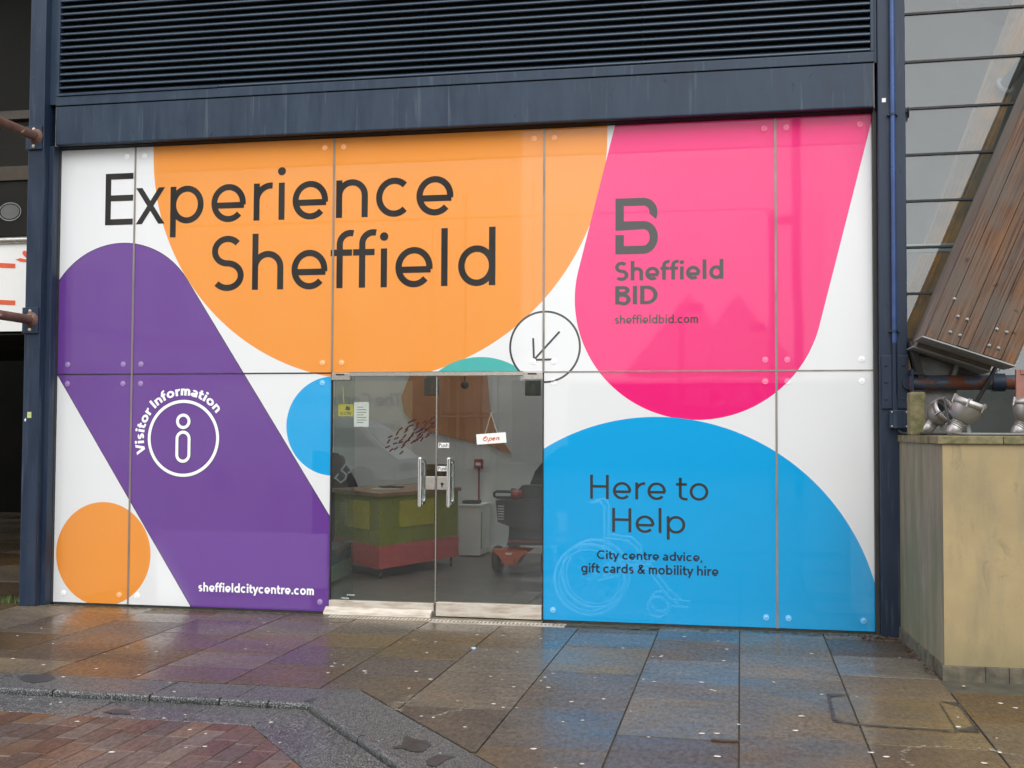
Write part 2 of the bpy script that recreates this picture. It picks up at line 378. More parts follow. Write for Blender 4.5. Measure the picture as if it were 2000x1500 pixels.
# ================================================================ GROUND
def wet_stone(name, c1, c2, c3, grain, wet=.75, rnd=.42, rlo=.24, rhi=.50, speck=0.0):
    t = NT(name); v = t.pos((1, 1, 1), False); oi = t.n('ShaderNodeObjectInfo').outputs['Random']
    a = t.noise(v, 1.7, 5, .6); b = t.noise(t.pos((.55, 1.6, 1), False), 5, 6, .65, .6); f = t.noise(v, grain, 3, .7)
    c = t.mix(t.ramp(a, .35, .65), c1, c2); c = t.mix(t.math('MULTIPLY', t.ramp(b, .42, .68), .75), c, c3)
    st_ = t.noise(t.pos((1, 1, 1), False), .9, 6, .7, 1.0); c = t.mix(t.ramp(st_, .50, .68, 0, .55), c, tuple(x*.5 for x in c2))
    gr2 = t.noise(t.pos((1, .5, 1), False), 34, 8, .82); c = t.mix(t.ramp(gr2, .36, .52, .62, 0), c, tuple(x*.38 for x in c2)); c = t.mix(t.ramp(gr2, .54, .70, 0, .45), c, tuple(min(x*1.55, 1) for x in c1))
    k = t.n('ShaderNodeHueSaturation'); t.l(c, k.inputs['Color']); t.l(t.ramp(oi, 0, 1, 1-rnd, 1+rnd), k.inputs['Value']); t.l(t.ramp(t.math('FRACT', t.math('MULTIPLY', oi, 7.3)), 0, 1, .45, 1.35), k.inputs['Saturation']); t.l(t.ramp(oi, 0, 1, .488, .512), k.inputs['Hue']); c = k.outputs[0]
    c = t.mix(t.ramp(f, .3, .7, 0, .5 if not speck else 1.0), c, tuple(x*(.45 if not speck else .35) for x in c1))
    if speck: c = t.mix(t.ramp(t.noise(v, grain*1.3, 2, .6), .53, .60, 0, speck), c, (.40, .40, .39))
    wt = t.ramp(t.math('ADD', t.noise(t.pos((.7, 1.3, 1), False), 1.3, 2, .5, .3), t.ramp(t.math('FRACT', t.math('MULTIPLY', oi, 3.7)), 0, 1, -.18, .18)), .22, .78)
    t.set(Base_Color=t.mix(t.math('MULTIPLY', wt, .30), c, tuple(x*.45 for x in c1)), Roughness=t.math('ADD', t.math('SUBTRACT', rhi, t.math('MULTIPLY', wt, rhi-rlo)), t.ramp(gr2, .35, .65, .16, -.10)), Specular_IOR_Level=t.ramp(gr2, .36, .62, .12, .62))
    t.set(Coat_Weight=t.math('MULTIPLY', t.math('MULTIPLY', wt, wet), t.ramp(gr2, .36, .52, .35, 1.0)), Coat_Roughness=.16, Coat_IOR=1.33)
    t.bump(t.math('ADD', t.math('ADD', t.math('MULTIPLY', f, .6), t.math('MULTIPLY', gr2, 1.2)), t.noise(v, 9, 5, .65)), .55, .006); return t.m
M['slab'] = wet_stone('wet_sandstone_flag', (.118, .080, .040), (.070, .058, .044), (.165, .106, .046), 130)
M['granite'] = wet_stone('speckled_granite', (.040, .043, .045), (.028, .031, .034), (.052, .052, .051), 95, .35, .12, .28, .52, .55)
M['brick'] = wet_stone('wet_clay_paver', (.130, .068, .042), (.098, .058, .040), (.095, .076, .062), 140, .3, .40, .24, .5)
M['joint'] = simple('dark_jointing', (.038, .032, .025), (.062, .058, .032), .8, scale=9, obj=False, bump=.3)
M['plaza'] = wet_stone('plaza_paving', (.120, .100, .074), (.095, .080, .062), (.14, .115, .085), 120)

gr = MB().box(-160, 160, -160, 160, -.30, -.075).build('ground', M['plaza']); tag(gr, kind='structure')
DROP = .035
# corner of the granite kerb: straight part along y, then a 49 degree splay towards the camera
def poly_kerb(off):            # outline of the kerb line shifted outwards (towards the slabs) by off
    y = -3.10+off; x = -2.42+off*.47; d = Vector((.63, -.777))
    return (x, y), d
def kerb_x(y, off):            # x on the splay at given y
    (x0, y0), d = poly_kerb(off); return x0+(y0-y)/-d.y*d.x if y < y0 else None
# bed of the pavement only outside the lower brick area
(ax, ay), ad = poly_kerb(0.0)
bed = MB(); ye = -6.2; xe = ax+(ay-ye)/-ad.y*ad.x
bed.prism([(-14, 11), (-14, ay), (ax, ay), (xe, ye), (4.6, ye), (4.6, 11)], 'z', -.074, -.011)
pav = bed.build('pavement', M['joint']); tag(pav, kind='structure')
low = MB().prism([(-14, ay), (ax, ay), (xe, ye), (-14, ye)], 'z', -.074, -.011-DROP).build('brick_paving', M['joint']); tag(low, kind='structure')

def clip(poly, a, b):          # keep the part left of the directed line a->b
    out = []; n = len(poly)
    def sd(p): return (b[0]-a[0])*(p[1]-a[1])-(b[1]-a[1])*(p[0]-a[0])
    for i in range(n):
        p, q = poly[i], poly[(i+1) % n]; sp, sq = sd(p), sd(q)
        if sp >= 0: out.append(p)
        if (sp >= 0) != (sq >= 0):
            k = sp/(sp-sq); out.append((p[0]+(q[0]-p[0])*k, p[1]+(q[1]-p[1])*k))
    return out
def slab(name, poly, z, m, parent, ch=.0016, thick=.05, tilt=.0022):
    """paving piece with worn, chamfered arrises and a slightly uneven top"""
    n = len(poly); cx = sum(p[0] for p in poly)/n; cy = sum(p[1] for p in poly)/n
    ar = sum(poly[i][0]*poly[(i+1) % n][1]-poly[(i+1) % n][0]*poly[i][1] for i in range(n))
    if ar < 0: poly = poly[::-1]
    tx, ty, dz = random.uniform(-tilt, tilt), random.uniform(-tilt, tilt), random.uniform(-.0012, .0012)
    def Z(p): return z+dz+(p[0]-cx)*tx+(p[1]-cy)*ty
    ins = []
    for p in poly:
        d = Vector((cx-p[0], cy-p[1])); L = d.length; k = min(ch*1.4/L, .3) if L else 0; ins.append((p[0]+d.x*k, p[1]+d.y*k))
    v = [(p[0], p[1], z-thick) for p in poly]+[(p[0], p[1], Z(p)-ch) for p in poly]+[(p[0], p[1], Z(p)) for p in ins]
    fs = [(i, (i+1) % n, n+(i+1) % n, n+i) for i in range(n)]+[(n+i, n+(i+1) % n, 2*n+(i+1) % n, 2*n+i) for i in range(n)]+[tuple(range(2*n, 3*n))]
    return MB().add(v, fs).build(name, m, parent)

# --- flagstones: columns 0.625 m wide, cross joints where the photograph has them
XJ = [-7.5, -6.88, -6.26, -5.63, -5.01, -4.38, -3.755, -3.125, -2.51, -1.895, -1.27, -.64, -.015, .62, 1.235, 1.86, 2.48, 3.10]
CUTS = {4: [-.05, -.38, -.86, -1.39, -2.05], 5: [-.05, -.33, -.73, -1.66, -2.3], 6: [-.05, -.52, -1.15, -2.0], 7: [-.05, -.42, -1.04, -1.82], 8: [-.05, -.36, -.89, -1.41, -2.1],
        9: [-.26, -.62, -1.07, -1.71, -2.33], 10: [-.26, -.62, -1.22, -2.08, -3.03, -3.88], 11: [-.26, -.45, -1.02, -1.92, -2.92, -3.75], 12: [-.05, -.22, -.64, -1.40, -2.12, -2.58, -3.42],
        13: [-.05, -.28, -1.08, -1.83, -2.42, -3.28], 14: [-.05, -.30, -.98, -1.66, -2.21, -2.94, -3.33]}
(ox, oy), od = poly_kerb(.37)
og = .006
for i in range(len(XJ)-1):
    x0, x1 = XJ[i]+random.uniform(.003, .006), XJ[i+1]-random.uniform(.003, .006)
    ys = CUTS.get(i+1) or [-.05]
    ys = list(ys)
    while ys[-1] > -5.6: ys.append(ys[-1]-random.choice((.45, .62, .75, .9)))
    if i < 4 or i > 13: ys[0] = -.05
    for a, b in zip(ys[:-1], ys[1:]):
        g = random.uniform(.0035, .0065)
        P = [(x0, a-g), (x0, b+g), (x1, b+g), (x1, a-g)]
        if x0 > 1.2 and a > -1.6:       # the planter wall stands here
            continue
        # cut at the granite band
        kb = kerb_x(b, .37)
        if b < oy and x1 <= ox: P = clip(P, (-20, oy+og), (20, oy+og))
        elif b < oy and x0 >= ox: P = clip(P, (ox-od.x*20+og, oy-od.y*20+og), (ox+od.x*20+og, oy+od.y*20+og))
        elif b < oy:
            top = [(x1, a-g), (x0, a-g), (x0, oy+og), (ox+og, oy+og)] if a > oy else [(x1, a-g), (kerb_x(a, .37)+.01, a-g)]
            if a <= oy and kerb_x(a, .37)+.01 >= x1: continue
            if kb+.01 < x1: P = top+[(kb+.01, b+g), (x1, b+g)]
            else: P = top+[(x1, oy+(x1-ox-.01)*od.y/od.x)]
        if len(P) < 3: continue
        aa = abs(sum(P[k][0]*P[(k+1) % len(P)][1]-P[(k+1) % len(P)][0]*P[k][1] for k in range(len(P))))/2
        if aa < .006: continue
        slab('paving_slab', P, 0.0, M['slab'], pav)
xp = -13.6
while xp < -6.4:                     # larger flags inside the dark passage on the left
    y = .0
    while y < 9.6: slab('paving_slab', [(xp+.005, y), (min(xp+.895, -6.27), y), (min(xp+.895, -6.27), y+1.19), (xp+.005, y+1.19)], 0.0, M['slab'], pav); y += 1.2
    xp += .9
# --- granite kerb: upper band, rounded arris, lower band
gk = empty('granite_kerb', (-3.5, -3.0, 0), 'speckled grey granite kerb band with a splayed corner around the brick paving', 'kerb')
def offs(o):
    (x, y), d = poly_kerb(o); return (x, y), (x+d.x*4, y+d.y*4)
def band(o0, o1, z, cuts_x, cuts_d, nm):
    (a0, a1), (b0, b1) = offs(o0), offs(o1)
    xs = [-9.0]+cuts_x+[None]
    for p, q in zip(xs[:-1], xs[1:]):
        l = p+.004; r = q-.004 if q is not None else None
        if r is not None: slab(nm, [(l, a0[1]), (r, a0[1]), (r, b0[1]), (l, b0[1])], z, M['granite'], gk, .004)
        else:
            slab(nm, [(l, a0[1]), (a0[0]-.001, a0[1]), (b0[0]-.001, b0[1]), (l, b0[1])], z, M['granite'], gk, .004)
    ds = [0]+cuts_d+[3.4]; _, d = poly_kerb(0)
    for p, q in zip(ds[:-1], ds[1:]):
        slab(nm, [(a0[0]+d.x*(p+.002), a0[1]+d.y*(p+.002)), (a0[0]+d.x*(q-.002), a0[1]+d.y*(q-.002)), (b0[0]+d.x*(q-.002), b0[1]+d.y*(q-.002)), (b0[0]+d.x*(p+.002), b0[1]+d.y*(p+.002))], z, M['granite'], gk, .004)
band(.028, .366, 0.0, [-7.9, -6.8, -5.7, -4.55, -3.43, -2.9], [.95, 1.9, 2.8], 'granite_block')
band(-.400, -.030, -DROP, [-7.6, -6.4, -5.3, -4.2, -3.62, -3.02], [.75, 1.7, 2.6], 'granite_block')
def nosing(p0, p1, nm='kerb_nosing'):      # rounded upstand between the two levels
    a, b = Vector((*p0, 0)), Vector((*p1, 0)); e_ = (b-a).normalized()*.003; a = a+e_; b = b-e_; t = (b-a).normalized(); nrm = Vector((-t.y, t.x, 0)); mb = MB()
    prof = [(.026, -.05), (.026, .001)]+[(.003+.022*math.cos(R(q)), .0015-.022+.022*math.sin(R(q))) for q in (90, 120, 150, 180)]+[(-.020, -.05)]
    prof = [(x, z) for x, z in prof]; n = len(prof)
    V = [a+t*.002+nrm*x+Vector((0, 0, z)) for x, z in prof]+[b-t*.002+nrm*x+Vector((0, 0, z)) for x, z in prof]
    mb.add(V, [(i, i+1, n+i+1, n+i) for i in range(n-1)]); return mb.build(nm, M['granite'], gk)
nx = [-9, -7.6, -6.3, -5.1, -4.05, -3.42, -2.98, -2.68, ax]
for p, q in zip(nx[:-1], nx[1:]): nosing((p, ay), (q, ay))
for p, q in ((0, .8), (.8, 1.7), (1.7, 2.6), (2.6, 3.4)): nosing((ax+ad.x*p, ay+ad.y*p), (ax+ad.x*q, ay+ad.y*q))
M['patch'] = simple('bitumen_patch', (.018, .018, .020), (.03, .03, .032), .42, scale=9, obj=False, bump=.2)
def blob(pts, z, name, m, parent):
    mb = MB(); P = [atZ(px, py, z) for px, py in pts]; n = len(P)
    ar = sum(P[i].x*P[(i+1) % n].y-P[(i+1) % n].x*P[i].y for i in range(n))
    if ar < 0: P = P[::-1]
    return mb.add([(p.x, p.y, z) for p in P], [tuple(range(n))]).build(name, m, parent)
blob([(36, 1322), (60, 1317), (96, 1316), (107, 1322), (100, 1329), (70, 1333), (48, 1331)], .0035, 'bitumen_patch', M['patch'], gk)
blob([(790, 1436), (812, 1443), (838, 1448), (842, 1455), (826, 1468), (806, 1468), (786, 1462), (764, 1460), (784, 1454)], .0035, 'bitumen_patch', M['patch'], gk)
blob([(833, 1484), (858, 1473), (888, 1476), (868, 1486), (850, 1497), (835, 1494)], .0035, 'bitumen_patch', M['patch'], gk)
blob([(593, 1369), (606, 1364), (618, 1363), (608, 1370)], .0035, 'bitumen_patch', M['patch'], gk)
blob([(200, 1390), (222, 1385), (245, 1385), (256, 1394), (225, 1394)], -DROP+.0035, 'bitumen_patch', M['patch'], gk)
# --- brick pavers: running bond, rows square to the facade
(ix, iy), idr = poly_kerb(-.405)
bw, bl = .1375, .30
for r in range(0, 30):
    x0 = -5.98+r*bw; x1 = x0+bw-.005; y = iy+random.choice((.0, .08, .15, .22))
    while y > -5.5:
        y2 = y-bl*random.choice((.97, 1, 1.03)); P = [(x0, y-.002), (x0, y2+.003), (x1, y2+.003), (x1, y-.002)]; y = y2
        P = clip(P, (20, iy), (-20, iy))
        if len(P) >= 3: P = clip(P, (ix+idr.x*20, iy+idr.y*20), (ix-idr.x*20, iy-idr.y*20))
        if len(P) < 3: continue
        aa = abs(sum(P[k][0]*P[(k+1) % len(P)][1]-P[(k+1) % len(P)][0]*P[k][1] for k in range(len(P))))/2
        if aa > .0012: slab('brick', P, -DROP, M['brick'], low, .005, .045, .006)
# ================================================================ STEEL FRAME, LOUVRE, SHOPFRONT
XP = [-6.044, -5.314, -3.444, -1.603, .278, 1.019]; ZM, ZT = 2.05, 4.083
cl = empty('steel_column', (-6.17, -.1, 0), 'navy blue steel column at the left end with two bolted pole brackets', 'column')
MB().box(-6.250, -6.098, -.20, .12, 0, 7.0, .006).build('shaft', M['navy_dark'], cl)
MB().box(-6.098, -6.050, -.115, .10, 0, 4.10, .004).build('side_flange', M['navy_dark'], cl)
MB().box(-6.098, -6.030, -.125, .10, 4.47, 7.0, .004).build('louvre_flange', M['navy'], cl)
MB().box(-6.050, -6.046, -.03, .02, .01, 4.083).build('seal', M['seal'], cl)
def bolt(mb, x, y, z, r=.011, ax=(0, -1, 0)): mb.lathe([(r*1.5, 0), (r*1.5, .003), (r, .003), (r, .010), (r*.6, .012), (0, .012)], (x, y, z), ax, 6, False)
for zc, hh in ((4.155, .105), (2.52, .115)):
    pl = MB().box(-6.262, -6.108, -.222, -.201, zc-hh, zc+hh, .004).build('bracket_plate', M['navy'], cl)
    for dz in (-hh*.72, hh*.72): mb = MB(); bolt(mb, -6.185, -.222, zc+dz); mb.build('bolt', M['alu_dirty'], pl)
st1 = MB().box(-6.205, -6.165, -.2016, -.2004, 1.655, 1.708).build('sticker', simple('faded_yellow_sticker', (.55, .58, .22), (.35, .42, .16), .5, scale=40), cl)
MB().prism([(-6.235, 1.635), (-6.222, 1.622), (-6.214, 1.64), (-6.222, 1.655)], 'y', -.2015, -.2004).build('sticker', M['white'], cl)
cr = empty('steel_column', (1.15, -.1, 0), 'navy blue steel column at the right end carrying a bright blue conduit', 'column')
MB().box(1.052, 1.258, -.15, .12, 0, 7.0, .006).build('shaft', M['navy_dark'], cr)
MB().box(1.020, 1.051, -.06, .10, 0, 4.083, .003).build('seal', M['seal'], cr)
MB().box(1.030, 1.051, -.125, .10, 4.45, 7.0, .003).build('louvre_flange', M['navy'], cr)
gp = MB().box(1.064, 1.262, -.172, -.151, 1.745, 2.155, .004).build('gusset_plate', M['navy_dark'], cr)
for dx in (1.095, 1.225):
    for z in (1.82, 1.95, 2.08): mb = MB(); bolt(mb, dx, -.172, z, .009); mb.build('bolt', M['navy'], gp)
MB().box(1.083, 1.113, -.1516, -.1504, 4.128, 4.160).build('sticker', M['white'], cr)
cd = empty('conduit_pipe', (1.158, -.18, 1.7), 'bright blue vertical conduit pipe clipped to the right column', 'pipe')
MB().tube([(1.158, -.192, 1.72), (1.158, -.192, 2.25)], .0185, 12).build('lower_length', M['navy_dark'], cd)
MB().tube([(1.158, -.192, 2.25), (1.158, -.192, 7.0)], .0195, 12).build('upper_length', M['bluepipe'], cd)
for z in (4.02, 2.34):
    mb = MB().tube([(1.158, -.192, z-.008), (1.158, -.192, z+.008)], .026, 12); mb.box(1.118, 1.198, -.165, -.151, z-.008, z+.008)
    mb.tube([(1.126, -.19, z), (1.126, -.151, z)], .007, 8); mb.tube([(1.190, -.19, z), (1.190, -.151, z)], .007, 8); mb.build('pipe_clip', M['navy'], cd)
jb = empty('junction_box', (1.19, -.2, 1.66), 'small square navy junction box below the gusset plate on right column', 'box')
MB().box(1.118, 1.246, -.235, -.151, 1.600, 1.728, .006).build('housing', M['navy'], jb)
MB().box(1.112, 1.252, -.247, -.2352, 1.594, 1.734, .005).build('lid', M['navy'], jb)
for x in (1.128, 1.236):
    for z in (1.61, 1.718): MB().lathe([(.007, 0), (.007, .004), (0, .004)], (x, -.247, z), (0, -1, 0), 8).build('screw', M['alu'], jb)

be = empty('steel_beam', (-2.5, -.2, 4.1), 'wide weathered navy steel beam above the printed glass panels', 'beam')
MB().box(-6.030, 1.025, -.130, -.06, 4.100, 4.452, .012).build('fascia', M['navy'], be)
MB().box(-6.036, -6.031, -.12, -.07, 4.095, 4.455).build('end_sealant', simple('sealant', (.28, .25, .21), (.14, .12, .10), .7, scale=20), be)
MB().box(1.026, 1.030, -.12, -.07, 4.095, 4.455).build('end_sealant', M['strip'], be)
MB().box(-6.046, 1.03, -.06, .05, 4.092, 4.46).build('head_recess', M['black'], be)
uc = empty('upper_cladding', (-2.5, 0, 7), 'plain navy cladding above the louvre, out of the frame', 'cladding')
MB().box(-6.26, 1.27, -.16, .13, 7.001, 9.3).build('sheet', M['navy'], uc)
lv = empty('louvre_panel', (-2.5, -.1, 4.5), 'dark blue horizontal louvre panel of close blades above the beam', 'louvre')
MB().box(-6.03, 1.03, -.140, .0, 4.4555, 4.535, .004).build('sill_rail', M['navy'], lv)
MB().box(-6.03, 1.03, .10, .13, 4.45, 7.0).build('back_panel', M['black'], lv)
for x in (-6.028, 1.003): MB().box(x, x+.026, -.135, .09, 4.54, 7.0, .003).build('frame_upright', M['navy'], lv)
xs = [-6.000, -4.462, -2.62, -.78, 1.002]
prof = [(-.122, -.005), (-.130, .002), (-.129, .012), (-.119, .0195), (-.108, .020), (-.052, .056), (-.050, .053), (-.104, .0125), (-.110, .006)]
for k in range(4):
    src = MB().prism(prof, 'x', xs[k]+.001, xs[k+1]-.001).build('blade', M['blade'], lv); src.location.z = 4.552
    for j in range(1, 40):
        c = rep(src, lv); c.location = (0, random.uniform(-.001, .001), 4.552+.061*j)
for x in xs[1:-1]: MB().box(x-.012, x+.012, -.045, .09, 4.54, 7.0).build('mullion', M['black'], lv)
MB().box(-6.000, -4.462, -.150, -.122, 4.540, 4.560, .003).build('lower_trim', M['navy'], lv)

# ---- glazed shopfront with printed film
sf = empty('glass_shopfront', (-2.5, 0, 0), 'wide glass shopfront printed with orange, purple, pink and blue shapes', 'shopfront')
G = .006
discs = {}
for i in range(5):
    for lvl in (0, 1):
        if lvl == 0 and i == 2: continue
        z0, z1 = ((.015, ZM) if lvl == 0 else (ZM, ZT))
        x0, x1 = XP[i]+(G if i else 0), XP[i+1]-(G if i < 4 else 0)
        p = MB().box(x0, x1, 0, .012, z0+(G/2 if lvl else 0), z1-(0 if lvl else G/2)).build('glass_panel', M['clear'], sf); p.data.materials.append(M['film']); p.data.polygons[2].material_index = 1
        lab = {(0, 1): 'white top left panel with the E of the first word', (4, 0): 'narrow lower right panel, half white and half blue', (4, 1): 'narrow upper right panel, pink and white',
               (3, 0): 'lower panel with a large blue disc', (3, 1): 'upper panel mostly bright pink', (1, 0): 'lower panel crossed by the purple band', (0, 0): 'lower left panel with an orange disc', (2, 1): 'orange panel above the doors', (1, 1): 'upper panel with orange and purple shapes'}.get((i, lvl))
        if lab: p['label'] = lab
        pts = []
        xl = x0+.095 if i else x0+.11; xr = x1-.08
        zz = ((z0+.08, z1-.085) if lvl == 0 else (z0+.088, z1-.08))
        for zc in zz:
            if i: pts.append((xl-.015, zc))
            else: pts.append((XP[0]+.1, zc))
            pts.append((xr if i < 4 else XP[5]-.085, zc))
        for (a, b) in pts:
            if lvl == 1 and b > 3 and a < -5.5: continue
            mb = MB().lathe([(.024, .0), (.024, .0022), (.021, .0032), (.017, .0032), (.0155, .0022), (.012, .0022), (.0115, .0034), (0, .0036)], (a, -.0006, b), (0, -1, 0), 20); mb.build('fixing_disc', M['film_disc'], p)
for i in (1, 2, 3, 4):
    if i in (2, 3): MB().box(XP[i]-.0085, XP[i]+.0085, -.004, .02, ZM+.01, ZT).build('joint_strip', M['strip'], sf); continue
    MB().box(XP[i]-.0085, XP[i]+.0085, -.004, .02, .012, ZT).build('joint_strip', M['strip'], sf)
for a, b in ((XP[0], XP[1]-.009), (XP[1]+.009, XP[2]-.004), (XP[3]+.004, XP[4]-.009), (XP[4]+.009, XP[5])):
    MB().box(a, b, -.0035, .018, ZM-.0055, ZM+.0055).build('joint_strip', M['seal'] if a < -4 else M['strip'], sf)
MB().box(XP[2]-.006, XP[2]+.004, -.004, .03, .012, ZM-.006).build('edge_strip', M['seal'], sf)
MB().box(XP[3]-.004, XP[3]+.005, -.004, .03, .012, ZM-.006).build('edge_strip', M['seal'], sf)
MB().box(XP[0], XP[2]-.006, .004, .03, -.02, .0145).build('sill', M['seal'], sf); MB().box(XP[3]+.006, XP[5], .004, .03, -.02, .0145).build('sill', M['seal'], sf)

# ---- printed lettering and signs on the film
YF = -.0012
lettering('lettering', 'Experience', .116, line_place(-5.655, -2.352, 3.388, .466), M['v_dark'], sf, YF)['label'] = 'charcoal word Experience'
lettering('lettering', 'Sheffield', .116, line_place(-4.605, -1.968, 2.780, .476), M['v_dark'], sf, YF)['label'] = 'charcoal word Sheffield on orange'
lettering('lettering', 'Sheffield', .175, line_place(-1.020, -.124, 2.795, .155), M['v_grey'], sf, YF)['label'] = 'grey word Sheffield on pink'
lettering('lettering', 'BID', .175, line_place(-1.021, -.650, 2.599, .152), M['v_grey'], sf, YF)
lettering('lettering', 'sheffieldbid.com', .165, line_place(-1.015, -.333, 2.441, .070), M['v_grey'], sf, YF)
lettering('lettering', 'sheffieldcitycentre.com', .185, line_place(-4.650, -3.579, .1505, .077), M['v_white'], sf, YF-.0012)['label'] = 'white web address on purple'
lettering('lettering', 'Here to', .105, line_place(-1.233, -.245, 1.010, .196), M['v_dark'], sf, YF)
lettering('lettering', 'Help', .105, line_place(-1.052, -.420, .743, .195), M['v_dark'], sf, YF)
lettering('lettering', 'City centre advice,', .17, line_place(-1.160, -.300, .522, .070), M['v_navy'], sf, YF)
lettering('lettering', 'gift cards & mobility hire', .17, line_place(-1.290, -.175, .410, .076), M['v_navy'], sf, YF)
lettering('lettering', 'Visitor Information', .20, arc_place(-4.811, 1.482, .376, 199, 35, .085), M['v_white'], sf, YF-.0012)['label'] = 'white curved words above the information symbol'
def flat(name, strokes, w_, m, y):      # strokes in metres, ('s'|'r'|'p', points)
    mb = MB()
    for k, (kind, pts) in enumerate(strokes):
        yy = y-.0004*k
        if kind == 'p': mb.add([(a, yy, b) for a, b in pts], [tuple(range(len(pts)))])
        else:
            L, Q = stroke_strip(pts, w_, kind == 'r'); n = len(L); V = [(p.x, yy, p.y) for p in L]+[(p.x, yy, p.y) for p in Q]
            mb.add(V, [(i, n+i, n+(i+1) % n, (i+1) % n) for i in (range(n) if kind == 'r' else range(n-1))])
    return mb.build(name, m, sf)
def ringp(cx, cz, r, n=72): return ('r', [(cx+r*math.cos(2*math.pi*i/n), cz+r*math.sin(2*math.pi*i/n)) for i in range(n)])
pill = arc(-4.812, 1.478, .0575, .0575, 0, 180, 18)+arc(-4.812, 1.338, .0575, .0575, 180, 360, 18)
info = [ringp(-4.811, 1.482, .3245), ringp(-4.813, 1.631, .0545, 40), ('r', pill)]
flat('information_symbol', info, .037, M['v_shadow'], YF); flat('information_symbol', info, .0275, M['v_white'], YF-.0016)
def capd(x0, z0, x1, z1, r):
    a = math.degrees(math.atan2(z1-z0, x1-x0)); return ('p', arc(x1, z1, r, r, a-90, a+90, 8)+arc(x0, z0, r, r, a+90, a+270, 8))
flat('arrow_symbol', [capd(-1.473, 2.378, -1.682, 2.152, .0085), capd(-1.690, 2.325, -1.683, 2.152, .0085), capd(-1.682, 2.151, -1.513, 2.153, .0085)], .017, M['v_dark'], YF)
# emblem: a B drawn as one folded band
bx, bz, bs = -1.007, 3.013, .461
def E(u, v): return (bx+u*.346, bz+v*bs)
t_ = .155; tv = .150
def band2(outer, inner): return ('q', outer, inner)
emb = MB()
def strip(outer, inner, y):
    n = len(outer); V = [(*E(*p),) for p in outer]+[(*E(*p),) for p in inner]
    emb.add([(a, y, b) for a, b in V], [(i+1, i, n+i, n+i+1) for i in range(n-1)])
def earc(cx, cy, rx, ry, a0, a1, n=14): return [(cx+rx*math.cos(R(a0+(a1-a0)*i/n)), cy+ry*math.sin(R(a0+(a1-a0)*i/n))) for i in range(n+1)]
# upper: from the split end round the top to the stem and along the middle, round the lower bowl to the foot
top_o = earc(.66, .735, .335, .265, -28, 90)+[(0, 1.0)]; top_i = earc(.66, .735, .145, .125, -10, 90)+[(.20, .86)]
strip(top_o, top_i, YF)
strip([(0, 1.0), (0, .425)], [(.20, .86), (.20, .585)], YF-.0004)
low_o = [(0, .585+.0)]+[(.20, .585), (.66, .585)]+earc(.66, .2925, .345, .2925, 90, -90)+[(0, 0)]
low_i = [(0, .425)]+[(.20, .425), (.66, .44)]+earc(.66, .2925, .15, .1475, 90, -90)+[(.20, .145)]
strip(low_o, low_i, YF-.0008)
strip([(0, 0), (0, .345)], [(.20, .145), (.20, .345)], YF-.0012)
emo = emb.build('emblem', M['v_grey'], sf)
bm = bmesh.new(); bm.from_mesh(emo.data)
for f in bm.faces:
    f.normal_update()
    if f.normal.y > 0: f.normal_flip()
bm.to_mesh(emo.data); bm.free()
# ================================================================ DOORS
def door(side, x0, x1, label):
    d = empty('glass_door', ((x0+x1)/2, .02, 0), label, 'door', 'pair of glass entrance doors')
    MB().box(x0+.004, x1-.004, .010, .022, .115, ZM-.004).build('pane', M['glass_door'], d)
    if side < 0:
        MB().box(x0-.004, x1-.008, -.012, .045, .050, .115, .003).build('bottom_rail', M['alu_dirty'], d)
        MB().prism([(-.075, .004), (-.070, .026), (-.013, .062), (-.013, .004)], 'x', x0-.03, x1-.02).build('weather_bar', M['alu_dirty'], d)
    else:
        MB().box(x0+.002, x1-.002, -.018, .045, .014, .128, .003).build('bottom_rail', M['alu_dirty'], d)
    hx = -2.640 if side < 0 else -2.392
    for yy, nm in ((-.055, 'handle'), (.085, 'inside_handle')):
        z0, z1 = .918, 1.338; s_ = 1 if yy > 0 else -1
        pts = [(hx, .016, z0+.035), (hx, yy*.7, z0+.033), (hx, yy*.93, z0+.038), (hx, yy, z0+.055), (hx, yy, z0-.0+.12), (hx, yy, z1-.055), (hx, yy*.93, z1-.038), (hx, yy*.7, z1-.033), (hx, .016, z1-.035)]
        if yy < 0: pts = [(hx, yy, z0), (hx, yy, z1)]
        mb = MB()
        if yy < 0:
            mb.tube([(hx, yy, z0+.012), (hx, yy, z1-.012)], .0175, 14); mb.lathe([(.0175, 0), (.012, .010), (0, .013)], (hx, yy, z1-.012), (0, 0, 1), 14); mb.lathe([(.0175, 0), (.012, .010), (0, .013)], (hx, yy, z0+.012), (0, 0, -1), 14)
            for z in (z0+.05, z1-.05): mb.tube([(hx, yy, z), (hx, .01, z)], .011, 10)
        else: mb.tube(pts, .016, 12)
        mb.build(nm, M['chrome'], d)
    lx0, lx1 = (x1-.085, x1-.004) if side < 0 else (x0+.004, x0+.092)
    lk = MB().box(lx0, lx1, -.016, .05, 1.065, 1.175, .003).build('lock_case', M['alu'], d)
    if side > 0: MB().lathe([(.012, 0), (.012, .006), (.004, .007), (.004, .012), (0, .012)], (lx0+.045, -.016, 1.115), (0, -1, 0), 12).box(lx0+.043, lx0+.047, -.03, -.02, 1.085, 1.115).build('keyhole', M['seal'], lk)
    px0, px1 = (x0, x0+.165) if side < 0 else (x1-.165, x1)
    pf = MB().box(px0, px1, -.012, .045, ZM-.062, ZM-.002, .003).build('patch_fitting', M['alu'], d)
    MB().box(px0+.04, px0+.115, -.0135, -.0115, ZM-.022, ZM-.008).build('patch_slot', M['seal'], pf)
    return d
XD = -2.512
dl = door(-1, XP[2]+.002, XD-.006, 'left glass door leaf with yellow warning notice and sloping weather bar')
dr = door(1, XD+.006, XP[3]-.005, 'right glass door leaf with the hanging sign and two push stickers')
